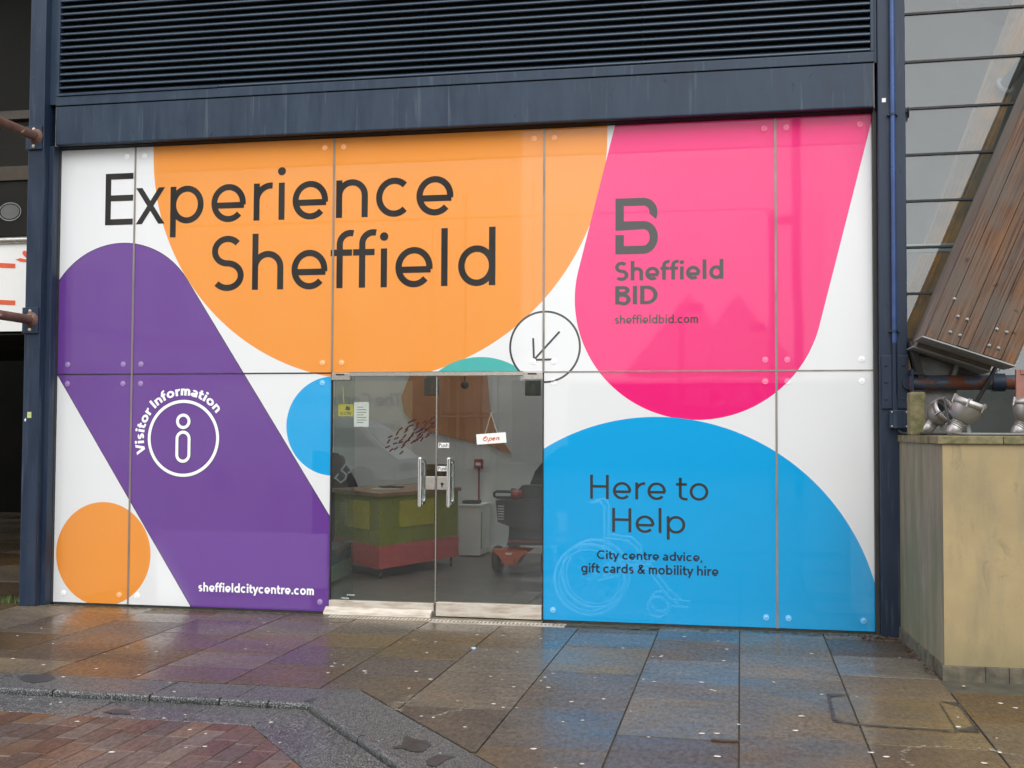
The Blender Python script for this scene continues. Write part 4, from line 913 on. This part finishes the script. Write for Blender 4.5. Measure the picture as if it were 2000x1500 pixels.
wb = room('shop_wall', -6.09, 1.05, 5.16, 5.3, 0, 9.3, m=M['wallw']); room('shop_wall', -6.09, -6.0, .14, 5.159, 0, 9.3, m=M['wallw']); room('shop_wall', .99, 1.05, .14, 5.159, 0, 9.3, m=M['wallw'])
room('light_well_strip', -5.999, .989, .31, 1.0, 9.2, 9.3, m=M['wallw']); room('shop_wall', -5.999, .989, .14, .30, 4.2, 9.3, m=M['wallw'])      # light well added out of view: walls raised, top open, strip narrows it
MB().box(-3.7, -1.0, 5.145, 5.159, 0, .09).build('skirting', M['white'], wb)
ml = MB(); P = [xz(*q, 5.14) for q in ((800, 722), (800, 735), (784, 775), (790, 805), (815, 832), (850, 846), (900, 858), (950, 868), (1000, 887), (982, 862), (966, 835), (957, 795), (952, 740), (951, 722))]
ml.prism(P, 'y', 5.135, 5.144).build('wall_mural', simple('orange_mural', (.50, .22, .085), (.42, .18, .07), .6, scale=2), wb)
# reception desk
dk_ = empty('reception_desk', (-3.7, 2.3, 0), 'olive green reception desk with red plinth on castors behind left door', 'desk')
A, B, C_ = Vector((-3.70, 2.19)), Vector((-3.20, 3.62)), Vector((-4.50, 3.02)); D_ = B+C_-A
cen = (A+B+C_+D_)/4
def foot(k): return [tuple(cen+(q-cen)*k) for q in (A, B, D_, C_)]
MB().prism(foot(1.0), 'z', .11, .345).build('plinth', simple('red_laminate', (.62, .12, .12), (.55, .10, .10), .35), dk_)
MB().prism(foot(.985), 'z', .346, .86).build('body', simple('olive_laminate', (.24, .26, .012), (.20, .22, .010), .35), dk_)
MB().prism(foot(1.04), 'z', .861, .90).build('counter_top', simple('wood_top', (.32, .19, .10), (.25, .15, .08), .35, scale=6), dk_)
yl = simple('yellow_laminate', (.46, .42, .01), (.40, .36, .01), .3)
fr_ = (B-A).normalized(); nr = Vector((fr_.y, -fr_.x))
def onface(o_, f_, n_, s0, s1, z0, z1, nm):
    p = [o_+f_*s0+n_*.004, o_+f_*s1+n_*.004]; q = [o_+f_*s0-n_*.01, o_+f_*s1-n_*.01]
    MB().prism([tuple(p[0]), tuple(p[1]), tuple(q[1]), tuple(q[0])], 'z', z0, z1).build(nm, yl, dk_)
onface(A, fr_, nr, .35, 1.0, .52, .80, 'yellow_panel')
fl_ = (C_-A).normalized(); nl_ = Vector((-fl_.y, fl_.x))
onface(A, fl_, nl_, .25, .85, .50, .80, 'yellow_panel')
for q in (A+(cen-A)*.10, B+(cen-B)*.12, C_+(cen-C_)*.12):
    mb = MB().tube([(q.x, q.y, .109), (q.x, q.y, .06)], .014, 8); mb.lathe([(0, -.012), (.04, -.012), (.04, .012), (0, .012)], (q.x, q.y-.01, .04), (1, .3, 0), 14, False); mb.build('castor', M['seal'], dk_)
pc = MB().box(-4.05, -3.72, 2.95, 3.10, .902, .905).build('paper_sheet', M['white']); tag(pc, 'white paper sheet lying on the reception desk', 'paper')
scr = MB().prism([(-3.70, .90), (-3.38, .90), (-3.38, 1.16), (-3.64, 1.16)], 'y', 3.7, 3.78).build('desk_screen', simple('brown_screen', (.12, .085, .02), None, .4)); tag(scr, 'dark olive screen panel standing on the reception desk', 'screen')
mb = MB()
for k in range(5): mb.tube([(-3.86+.11*math.cos(q+k)+.02*k, 3.0+.06*math.sin(q+k), .915+.02*abs(math.sin(q*1.5+k))) for q in [i*.5 for i in range(13)]], .004, 5)
tag(mb.build('cable_coil', M['seal']), 'tangle of black cable on the reception desk', 'cable')
# cabinet, call point
cbn = empty('cabinet', (-3.1, 4.9, 0), 'white low cabinet against the back wall beside the desk', 'cabinet')
MB().box(-3.42, -3.155, 4.55, 5.12, .02, .62).build('carcass', M['white'], cbn); MB().box(-3.43, -3.14, 4.54, 5.13, .621, .64).build('top', M['white'], cbn); MB().box(-3.42, -3.22, 4.7, 4.9, .641, .68).build('tray', M['seal'], cbn)
MB().box(-3.154, -3.148, 4.60, 4.63, .1, .55).build('edge_shadow', M['strip'], cbn)
cp = empty('fire_call_point', (-3.2, 5.1, 1.1), 'small red fire alarm call point on the white wall', 'alarm')
mr_ = simple('alarm_red', (.30, .012, .015), None, .4)
p_ = atY(935, 906, 5.1); MB().box(p_.x-.055, p_.x+.055, 5.08, 5.134, p_.z-.06, p_.z+.06, .005).build('box', mr_, cp); MB().box(p_.x-.035, p_.x+.03, 5.076, 5.0795, p_.z-.02, p_.z+.018).build('window', M['white'], cp)
MB().tube([(p_.x, 5.12, p_.z-.06), (p_.x, 5.12, .35), (p_.x-.01, 5.12, .22), (p_.x-.04, 5.12, .13), (p_.x-.12, 5.12, .08)], .011, 8).build('conduit', mr_, cp)
# pendant lamps and ceiling spot
gg = simple('smoked_green_glass', (.09, .13, .10), (.07, .10, .08), .15)
for i, (px, py, Y, lab) in enumerate(((843, 757, 2.6, 'green glass pendant lamp hanging above the door meeting line'), (1041, 757, 2.6, 'dark cylindrical pendant lamp near the right edge of the doors'))):
    q = atY(px, py, Y); e = empty('pendant_lamp', (q.x, q.y, q.z-.1), lab, 'lamp', 'pendant lamps inside the shop')
    MB().lathe([(.085, -.085), (.085, .09), (.03, .13), (.03, .15), (0, .15)], q, (0, 0, 1), 20).build('shade', gg, e); MB().tube([(q.x, q.y, q.z+.15), (q.x, q.y, 4.2)], .004, 6).build('cord', M['seal'], e)
q = atY(908, 752, 3.2); e = empty('ceiling_spot', (q.x, q.y, q.z), 'small black ball spotlight hanging behind the right door', 'lamp'); MB().lathe([(.045*math.sin(R(a)), -.045*math.cos(R(a))) for a in range(0, 181, 15)], q, (0, 0, 1), 16).build('head', M['seal'], e); MB().tube([(q.x, q.y, q.z+.04), (q.x, q.y, 4.2)], .006, 6).build('rod', M['seal'], e)
# teal bench, feather flag
sb_ = empty('bench_seat', (-4.1, 1.9, 0), 'teal upholstered bench seat at the bottom left of the doors', 'bench')
MB().prism([(-4.9, 1.35), (-3.98, 1.45), (-4.08, 2.45), (-5.0, 2.35)], 'z', .04, .20).build('base', simple('pale_green_board', (.20, .28, .20), None, .5), sb_)
MB().prism([(-4.9, 1.36), (-3.99, 1.46), (-4.09, 2.44), (-5.0, 2.34)], 'z', .201, .36).build('cushion', simple('teal_fabric', (.015, .10, .11), (.01, .07, .08), .8, scale=20), sb_)
ff = empty('feather_flag', (-4.2, 2.9, 0), 'dark purple flag with a pale emblem at the left edge of the doors', 'flag')
FY = 3.6
MB().prism([xz(a, b, FY) for a, b in ((610, 880), (660, 885), (690, 930), (705, 965), (690, 1100), (610, 1100))], 'y', FY, FY+.02).build('cloth', simple('purple_cloth', (.045, .02, .06), (.02, .012, .035), .7, scale=3), ff)
MB().prism(arc(*xz(664, 900, FY), .07, .07, 0, 345, 23), 'y', FY-.01, FY-.004).build('badge', simple('maroon_badge', (.10, .008, .03), None, .5), ff)
mb = MB(); ctr = Vector(xz(672, 925, FY)); aa = R(-38)
def fe(u, v): u *= .10; v *= .13; return (ctr.x+u*math.cos(aa)-v*math.sin(aa), ctr.y+u*math.sin(aa)+v*math.cos(aa))
for k, pts in enumerate(([(.35, .3), (.5, .55), (.35, .9), (-.5, .9), (-.5, .1), (.35, .1), (.55, -.3), (.35, -.8), (-.5, -.8), (-.5, -.3)],)):
    L, Q = stroke_strip([fe(*p) for p in pts], .022, False); n = len(L); mb.add([(p.x, FY-.012, p.y) for p in L]+[(p.x, FY-.012, p.y) for p in Q], [(i, n+i, n+i+1, i+1) for i in range(n-1)])
mb.build('emblem', M['white'], ff); MB().tube([(xz(645, 900, FY)[0], FY+.01, 0), (xz(645, 900, FY)[0], FY+.01, 2.0)], .012, 8).build('pole', M['alu'], ff)
# glass fin behind the left door, with clamp bolts
gf = empty('glass_fin', (-3.43, .25, 0), 'upright glass fin with steel clamp bolts behind the left door edge', 'glass fin')
MB().box(-3.436, -3.424, .05, .55, .02, 2.6).build('pane', M['glass_fin'], gf)
for px, py, Y in ((676, 1163, .5), (664, 1169, .34), (654, 1175, .2), (676, 1184, .5)):
    p = atY(px, py, Y); MB().tube([(-3.45, Y, p.z), (-3.385, Y, p.z)], .014, 10).build('clamp_bolt', M['chrome'], gf)
# mobility scooter
ms = empty('mobility_scooter', (-2.3, 3.2, 0), 'black and orange mobility scooter parked behind the right door', 'scooter')
bk = simple('black_plastic', (.022, .022, .024), (.03, .03, .031), .42); orp = simple('orange_body', (.52, .105, .045), (.45, .09, .04), .28)
for x, y in ((-2.60, 2.98), (-2.06, 2.98), (-2.62, 4.0), (-2.04, 4.0)):
    wh = MB().lathe([(.05, -.045), (.12, -.05), (.148, -.035), (.155, 0), (.148, .035), (.12, .05), (.05, .045)], (x, y, .155), (1, 0, 0), 24).build('wheel', bk, ms)
    MB().lathe([(0, -.03), (.075, -.04), (.08, 0), (.075, .04), (0, .03)], (x, y, .155), (1, 0, 0), 16).build('hub', M['alu'], wh)
Y0 = 2.75
def sc(pts): return [xz(a, b, Y0) for a, b in pts]
MB().prism(sc([(961, 1073), (985, 1074), (1012, 1074), (1035, 1076), (1018, 1087), (1008, 1103), (985, 1103), (977, 1088)]), 'y', 2.72, 3.05).build('front_cowl', orp, ms)
MB().prism(sc([(985, 1090), (1008, 1090), (1006, 1101), (988, 1101)]), 'y', 2.69, 2.719).build('cowl_panel', orp, ms)
MB().prism(sc([(988, 1079), (1002, 1079), (1000, 1083), (990, 1083)]), 'y', 2.712, 2.7195).build('headlamp', M['white'], ms)
MB().prism(sc([(980, 1070), (1100, 1070), (1100, 1062), (985, 1056)]), 'y', 3.0, 4.1).build('deck', bk, ms)
MB().prism(sc([(984, 1063), (1100, 1063), (1100, 1055), (986, 1058)]), 'y', 2.94, 2.999).build('deck_trim', orp, ms)
MB().tube([(xz(998, 1068, 2.98)[0], 2.98, .35), (xz(1000, 1020, 3.02)[0], 3.02, .62), (xz(1003, 970, 3.1)[0], 3.1, .92)], .028, 12).build('tiller', bk, ms)
bsk = MB().prism(sc([(966, 978), (1075, 975), (1078, 1030), (1010, 1036), (985, 1026), (970, 1020)]), 'y', 2.80, 3.15).build('basket', bk, ms)
mb = MB()
for k in range(6):
    z_ = xz(980, 990+k*5, 2.79)[1]; mb.box(xz(972, 990, 2.79)[0], xz(984, 990, 2.79)[0], 2.792, 2.799, z_, z_+.012)
mb.build('basket_slots', M['alu'], bsk)
mb = MB(); x0_, z0_ = xz(965, 966, 2.9); x1_ = xz(998, 966, 2.9)[0]
mb.tube([(x1_, 2.9, z0_+.035), (x0_+.03, 2.9, z0_+.035), (x0_, 2.9, z0_+.018), (x0_, 2.9, z0_-.012), (x0_+.03, 2.9, z0_-.03), (x1_, 2.9, z0_-.03)], .016, 8); mb.build('hand_loop', bk, ms)
MB().lathe([(0, 0), (.05, .005), (.06, .03), (.05, .12), (0, .13)], (x1_+.0, 2.92, z0_), (1, 0, 0), 14).build('indicator', simple('red_plastic', (.30, .02, .02), None, .25), ms)
MB().prism(sc([(992, 1034), (1075, 1032), (1080, 1056), (988, 1056)]), 'y', 2.86, 3.2).build('leg_shield', bk, ms)
MB().prism(sc([(1000, 962), (1012, 950), (1080, 952), (1085, 985), (1005, 985)]), 'y', 3.0, 3.25).build('console', bk, ms)
MB().prism(sc([(1000, 975), (1020, 925), (1045, 895), (1075, 872), (1140, 880), (1140, 1010), (1010, 1010)]), 'y', 3.55, 3.7).build('seat_back', simple('dark_teal_vinyl', (.012, .032, .035), None, .5), ms)
MB().box(-2.5, -2.05, 3.2, 3.75, .48, .58, .02).build('seat', bk, ms)
dp = MB().box(-1.58, .95, 1.25, 1.30, 0, 2.0).build('dark_backdrop', simple('backdrop_dark', (.02, .02, .022), None, .7)); tag(dp, 'added dark backdrop so the wheelchair shows through the blue film', 'screen')  # backdrop added to stand in for the dark room behind the wheelchair
# folded wheelchair close behind the blue film
wc = empty('wheelchair', (-1.1, .4, 0), 'pale wheelchair faintly visible through the blue film', 'wheelchair')
pm = simple('pale_tube', (.74, .74, .73), (.68, .68, .67), .4)
wx, wz = xz(1156, 1132, .45)
for dy in (.30, .72):
    w1 = MB(); w1.tube([(wx+.295*math.cos(q), dy, .31+.295*math.sin(q)) for q in [2*math.pi*i/40 for i in range(41)]], .016, 8); ow = w1.build('wheel', pm, wc)
    MB().tube([(wx+.255*math.cos(q), dy-.03, .31+.255*math.sin(q)) for q in [2*math.pi*i/40 for i in range(41)]], .008, 6).build('push_rim', pm, ow)
    w2 = MB()
    for k in range(14): w2.tube([(wx, dy, .31), (wx+.29*math.cos(k*math.pi/7+.1), dy, .31+.29*math.sin(k*math.pi/7+.1))], .002, 4)
    w2.build('spokes', pm, ow)
for dy in (.34, .68):
    fx = wx+.02
    MB().tube([(fx-.02, dy, .95), (fx+.06, dy, .97), (fx+.10, dy, .92), (fx+.10, dy, .60), (fx+.12, dy, .32)], .013, 8).build('back_tube', pm, wc)
    MB().tube([(fx+.10, dy, .66), (fx+.30, dy, .64), (fx+.38, dy, .57), (fx+.38, dy, .40)], .012, 8).build('arm_tube', pm, wc)
    MB().tube([(fx+.05, dy, .30), (fx+.45, dy, .42), (fx+.62, dy, .20), (fx+.72, dy, .12)], .012, 8).build('frame_tube', pm, wc)
    MB().tube([(fx+.12, dy, .44), (fx+.5, dy, .44)], .012, 8).build('seat_tube', pm, wc)
    cw = MB().tube([(fx+.55+.085*math.cos(q), dy, .095+.085*math.sin(q)) for q in [2*math.pi*i/24 for i in range(25)]], .014, 8).build('castor_wheel', pm, wc)
    MB().tube([(fx+.66, dy, .11), (fx+.80, dy, .10)], .014, 8).build('foot_plate', pm, wc)
# pale things pressed close behind the film show through it faintly
_r = atY(700, 431, .12).z; tag(MB().tube([(-5.25, .12, _r), (.23, .12, _r)], .010, 8).build('curtain_rail', M['v_white']), 'thin pale rail glimpsed through the orange and pink film', 'rail')
tag(MB().box(-5.95, .97, .05, .13, 3.875, 4.19).build('bulkhead', M['v_white']), kind='structure')
tag(MB().prism([(-5.06, .02), (-3.64, .02), (-3.64, .20), (-3.50, .20), (-3.50, .665), (-5.10, .665)], 'y', .06, .09).build('low_board', M['v_white']), 'pale low board glimpsed behind the purple film beside the doors', 'board')
# ================================================================ SMALL THINGS ON THE GROUND
rg = random.Random(11); mb = MB()
def spot(x, y, z, r):
    n = 9; rr = [r*rg.uniform(.75, 1.15) for _ in range(n)]; sx = rg.uniform(.8, 1.4)
    mb.add([(x+rr[k]*sx*math.cos(2*math.pi*k/n), y+rr[k]*math.sin(2*math.pi*k/n), z+.0008) for k in range(n)]+[(x, y, z+.003)], [(k, (k+1) % n, n) for k in range(n)], True)
for _ in range(150):
    x, y = rg.uniform(-5.6, 2.2), rg.uniform(-4.4, -.35)
    if x > 1.15 and y > -1.75: continue
    kx = kerb_x(y, -.43); 
    below = (y < -3.13 and x < (kerb_x(y, 0.0) or ax))
    if abs(y+3.1) < .06 and x < ax+.1: continue
    spot(x, y, (-DROP if below else 0)+.0012, rg.choice((.007, .009, .011, .014)))
for px, py in ((1585, 1277), (1565, 1399), (1371, 1433), (1401, 1578-145), (1871, 1420), (1953, 1470), (1954, 1374), (1983, 1383), (1402, 1478), (1042, 1463), (1116, 1371), (1071, 1343), (712, 1311), (1414, 1291), (1370, 1333)):
    if py < 1500: p = atZ(px, py, 0); spot(p.x, p.y, .0014, .015)
tag(mb.build('chewing_gum', simple('old_gum', (.52, .50, .44), (.40, .38, .33), .6)), 'pale chewing gum spots scattered over the wet paving', 'gum', kind='stuff')
def wear(name, col, lo, hi, scale, rough=.7):
    t = NT(name); t.set(Base_Color=col, Roughness=rough); tr = t.n('ShaderNodeBsdfTransparent'); mx = t.n('ShaderNodeMixShader')
    t.l(t.ramp(t.noise(t.pos((1, 1, 1), False), scale, 6, .75), lo, hi, 0, 1), mx.inputs[0]); t.l(tr.outputs[0], mx.inputs[1]); t.l(t.p.outputs[0], mx.inputs[2]); t.l(mx.outputs[0], t.out.inputs[0]); return t.m
scuff = wear('pale_scuff_marks', (.30, .27, .21), .48, .72, 30); bit = wear('bitumen_filling', (.030, .028, .026), .36, .54, 26, .55)
blob([(754, 1387), (757, 1375), (800, 1358), (822, 1352), (815, 1362), (790, 1380), (785, 1390)], .0034, 'pale_scuff', scuff, pav)
blob([(812, 1397), (850, 1397), (880, 1387), (905, 1377), (930, 1376), (928, 1382), (900, 1391), (870, 1399), (830, 1401)], .0034, 'pale_scuff', scuff, pav)
blob([(1757, 1468), (1775, 1459), (1810, 1455), (1860, 1457), (1860, 1460), (1812, 1459), (1782, 1463), (1766, 1472), (1768, 1484), (1790, 1494), (1780, 1496), (1760, 1484)], .0034, 'pale_scuff', scuff, pav)
blob([(1900, 1457), (1950, 1463), (2000, 1478), (2000, 1483), (1950, 1468), (1900, 1461)], .0034, 'pale_scuff', scuff, pav)
for pts in ([(1614, 1354), (1621, 1354), (1634, 1408), (1626, 1410)], [(1621, 1354), (1657, 1356), (1656, 1358), (1622, 1360)], [(1633, 1404), (1668, 1411), (1664, 1413), (1630, 1410)], [(1665, 1412), (1870, 1427), (1870, 1430), (1664, 1415)], [(1868, 1425), (1905, 1416), (1914, 1429), (1872, 1428)],
            [(1912, 1428), (1906, 1424), (1868, 1373), (1874, 1372)], [(1836, 1369), (1872, 1371), (1872, 1379), (1850, 1373)], [(1834, 1373), (1837, 1373), (1870, 1424), (1866, 1425)]):
    blob(pts, .0042, 'bitumen_joint', bit, pav)
# moss and grit along the foot of the glass
moss = wear('damp_moss', (.050, .052, .018), .46, .60, 14, .85); mm = MB(); x = -6.0
while x < 1.0:
    d0 = rg.uniform(.05, .17); d1 = rg.uniform(.05, .17)
    if not (-3.45 < x+.2 < -1.4): mm.add([(x, -.048, .0036), (x, -.05-d0, .0036), (x+.25, -.05-d1, .0036), (x+.25, -.048, .0036)], [(0, 1, 2, 3)])
    x += .25
tag(mm.build('moss', moss), 'thin green moss and grit along the foot of the shopfront', 'moss', kind='stuff')
p = atZ(598, 1384, -DROP); tag(MB().prism([(p.x-.05, p.y-.006), (p.x+.03, p.y-.008), (p.x+.03, p.y+.006), (p.x-.05, p.y+.010)], 'z', -DROP+.003, -DROP+.007).build('paper_scrap', M['white']), 'thin white paper scrap lying against the kerb corner', 'litter')
p = atZ(925, 1268, 0); tag(MB().lathe([(.016, 0), (.017, .009), (.013, .012), (0, .012)], (p.x, p.y, .002), (0, 0, 1), 14).build('bottle_cap', simple('pale_blue_cap', (.35, .50, .65), None, .4)), 'pale blue bottle cap lying on a paving joint', 'litter')
p = atZ(1416, 1448, 0); mb = MB().prism([(p.x-.07, p.y-.01), (p.x-.02, p.y-.022), (p.x+.06, p.y-.014), (p.x+.075, p.y+.004), (p.x+.0, p.y+.012), (p.x-.06, p.y+.012)], 'z', .001, .009); tag(mb.build('dead_leaf', simple('brown_leaf', (.05, .03, .02), None, .6)), 'single dark brown leaf on the paving towards the camera', 'leaf')
mb = MB()
for _ in range(150):
    if rg.random() < .7: x, y = rg.gauss(1.0, .10), -.22-abs(rg.gauss(0, .06))
    else: yy = rg.uniform(-1.7, -.3); x, y = 1.245-(yy+1.64)*.052-rg.uniform(.01, .05), yy
    r = rg.uniform(.008, .022); a0 = rg.uniform(0, 6.28); z = rg.uniform(.003, .018)
    mb.add([(x+r*math.cos(a0), y+r*math.sin(a0), z), (x+r*.45*math.cos(a0+1.6), y+r*.45*math.sin(a0+1.6), z+rg.uniform(0, .01)), (x-r*math.cos(a0), y-r*math.sin(a0), z+rg.uniform(0, .008)), (x-r*.45*math.cos(a0+1.6), y-r*.45*math.sin(a0+1.6), z)], [(0, 1, 2, 3)])
tag(mb.build('leaf_litter', simple('leaf_brown', (.10, .045, .022), (.05, .028, .018), .7, scale=40)), 'brown leaf litter gathered at the foot of the right column', 'leaves', kind='stuff')
mb = MB()
for _ in range(260):
    x, y = rg.uniform(-6.75, -6.27), -.02+rg.gauss(0, .05)
    h = rg.uniform(.02, .07); a0 = rg.uniform(0, 6.28); dx, dy = .004*math.cos(a0), .004*math.sin(a0); lx, ly = rg.uniform(-.03, .03), rg.uniform(-.03, .03)
    mb.add([(x-dx, y-dy, 0), (x+dx, y+dy, 0), (x+lx, y+ly, h)], [(0, 1, 2)])
tag(mb.build('grass_tuft', simple('weed_green', (.07, .11, .02), (.05, .08, .018), .6)), 'green weeds growing at the foot of the left column', 'grass', kind='stuff')
# ================================================================ ACROSS THE STREET (seen only as reflections in the glass)
def mir(px, py, D):            # where a thing reflected at this pixel stands, D metres in front of the facade
    p = atY(px, py, D); return Vector((p.x, -D, p.z))
stn = simple('portland_stone', (.42, .39, .33), (.34, .31, .26), .8, scale=1.2, obj=False, bump=.1); dgl = NT('far_window'); dgl.set(Base_Color=(.03, .035, .04), Roughness=.1)
lbr = empty('stone_building', (-14, -34, 0), 'tall pale stone building across the street, reflected in the left glass', 'building')
x0_, x1_ = -52, mir(905, 300, 34).x
MB().box(x0_, x1_, -46, -34, 0, 19).build('wall', stn, lbr); MB().box(x0_-.4, x1_+.6, -46.4, -33.4, 17.2, 17.9).build('cornice', stn, lbr); MB().box(x0_, x1_+.3, -46, -33.7, 5.2, 5.6).build('string_course', stn, lbr)
wsrc = MB().box(-.7, .7, -.02, .06, 0, 2.6).build('window', dgl.m, lbr); wsrc.location = (x1_-2.0, -34, 1.6)
for r_ in range(4):
    for k in range(9):
        if r_ == k == 0: continue
        rep(wsrc, lbr, (x1_-2.0-3.4*k, -34, 1.6+4.0*r_))
psrc = MB().box(-.3, .3, -.0, .35, 5.6, 17.2).build('pilaster', stn, lbr); psrc.location = (x1_-.3, -34, 0)
for k in range(1, 9): rep(psrc, lbr, (x1_-.3-3.4*k, -34, 0))
thb = empty('theatre_building', (10, -44, 0), 'low grey theatre across the square, reflected in the pink panel', 'building')
tx0, tx1 = mir(1000, 700, 44).x, 40
MB().box(tx0, tx1, -60, -44, 0, mir(1300, 742, 44).z).build('wall', simple('grey_cladding', (.16, .16, .165), (.12, .12, .125), .6, scale=2, obj=False), thb)
p0_, p1_ = mir(1500, 800, 43.9), mir(1310, 755, 43.9)
MB().box(p1_.x-1, p0_.x+1, -43.98, -43.9, p0_.z-.2, p1_.z+.2).build('sign_board', simple('dark_sign', (.07, .07, .075), None, .5), thb)
# the word reads correctly from the square, so it is laid out from the far side
def back_place(xa, xb, z, cap):
    def place(ux, u0, adv, total):
        sx = (xb-xa)/total; return lambda p: (xb-(ux+p[0])*sx, z+p[1]*cap)
    return place
lettering('lettering', 'CRUCIBLE'.replace('I', 'I'), .2, back_place(p1_.x, p0_.x, p0_.z+.15, (p1_.z-p0_.z)*.85), M['v_white'], thb, -43.86, layer=-.004)
for px in (1345, 1440):
    q = mir(px, 575, 40); w_ = 2.6; MB().add([(q.x, -40, q.z), (q.x-w_, -40+1.5, q.z-3.4), (q.x+w_, -40+1.5, q.z-3.4), (q.x+w_, -42, q.z-3.4), (q.x-w_, -42, q.z-3.4)], [(0, 1, 2), (0, 2, 3), (0, 3, 4), (0, 4, 1), (1, 4, 3, 2)]).build('tent_peak', simple('canvas', (.72, .71, .68), None, .8), thb)
def lamp(px, pytop, D, r, arms, label):
    b = mir(px, pytop, D); e = empty('street_lamp', (b.x, -D, 0), label, 'street lamp', 'street lamps across the square')
    MB().tube([(b.x, -D, 0), (b.x, -D, b.z)], r, 10).build('post', M['seal'], e)
    for dx, z in arms: MB().tube([(b.x, -D, z), (b.x+dx*.4, -D, z)], .03, 6).build('arm', M['seal'], e); MB().box(b.x+dx*.35, b.x+dx, -D-.15, -D+.15, z-.08, z+.1).build('lamp_head', M['seal'], e)
l1 = mir(1330, 600, 22); lamp(1330, 595, 22, .07, [(.55, l1.z-.05)], 'slim street lamp with one box head, reflected in pink')
l2 = mir(1508, 430, 20); lamp(1508, 410, 20, .10, [(.50, l2.z), (-.55, mir(1508, 640, 20).z)], 'street lamp with two box heads, reflected at the pink joint')
lamp(1556, 120, 19, .11, [], 'tall plain dark mast, reflected in the pink panel')
# parked van
vn = empty('parked_van', (-9, -17, 0), 'pale grey van parked across the street, reflected in left door', 'van')
v0, v1 = mir(560, 1000, 17).x, mir(725, 1000, 17).x
vp = simple('pale_van_paint', (.45, .48, .47), None, .2)
MB().prism([(v0-2.6, .35), (v1+.55, .35), (v1+.6, .85), (v1+.25, 1.1), (v1-.25, 1.62), (v1-.55, 1.80), (v0-2.6, 1.86)], 'y', -19, -17.1).build('body', vp, vn)
MB().prism([(v1-1.2, 1.15), (v1+.05, 1.15), (v1-.38, 1.58), (v1-1.2, 1.62)], 'y', -17.095, -17.08).build('side_window', dgl.m, vn)
MB().prism([(v1+.235, 1.135), (v1-.215, 1.60), (v1-.205, 1.61), (v1+.245, 1.145)], 'y', -18.85, -17.25).build('windscreen', dgl.m, vn); MB().prism([(v1+.60, .55), (v1+.61, .55), (v1+.61, .72), (v1+.60, .72)], 'y', -18.7, -17.4).build('grille', M['seal'], vn)
for x in (v1-.3, v0-1.8): MB().lathe([(0, -.1), (.2, -.1), (.33, -.09), (.34, .09), (.2, .1), (0, .1)], (x, -17.15, .34), (0, 1, 0), 20).build('wheel', M['seal'], vn)
# hoarding with the library name
hb = empty('hoarding', (-12, -26, 0), 'cream hoarding naming the library, reflected in the left door', 'hoarding')
ha, hb_ = mir(640, 775, 26), mir(800, 1010, 26)
MB().box(ha.x-4, hb_.x, -26.2, -26, .3, ha.z+.5).build('board', simple('cream_hoarding', (.66, .60, .36), (.60, .54, .32), .7, scale=2, obj=False), hb)
ta_, tb_ = mir(652, 793, 25.9), mir(782, 776, 25.9)
lettering('lettering', 'The Central Library', .15, back_place(tb_.x-4.4, tb_.x, ta_.z, .42), M['ink'], hb, -25.95, layer=-.003)
lettering('lettering', 'Graves Gallery'.replace('G', 'G'), .15, back_place(tb_.x-2.4, tb_.x, ta_.z-.72, .25), M['ink'], hb, -25.95, layer=-.003)
MB().box(tb_.x-3.9, tb_.x, -25.995, -25.95, .5, ta_.z-1.1).build('photo_panel', simple('grey_photo', (.22, .24, .25), (.32, .34, .35), .5, scale=1.5), hb)
# scaffold by the library corner
sc_ = empty('scaffold', (-6, -30, 0), 'scaffold with dark netting at the library corner, reflected in right door', 'scaffold')
s0, s1 = mir(860, 900, 30).x, mir(960, 900, 30).x
mpk = simple('pinkish_sheet', (.36, .20, .15), (.28, .16, .12), .7, scale=1.5)
MB().box(s0-1.5, s1-1.2, -33.5, -31.2, .2, 14).build('sheeting', mpk, sc_)
for i in range(4):
    for j in range(2): MB().tube([(s0+(s1-s0)*i/3, -30-j*1.1, 0), (s0+(s1-s0)*i/3, -30-j*1.1, 14)], .05, 6).build('standard', M['gal'], sc_)
for k in range(6): MB().tube([(s0-.4, -30, 2+2*k), (s1+.4, -30, 2+2*k)], .05, 6).build('ledger', M['gal'], sc_); MB().box(s0-.3, s1+.3, -31.1, -30, 2.1+2*k, 2.16+2*k).build('deck', M['timber_side'], sc_)
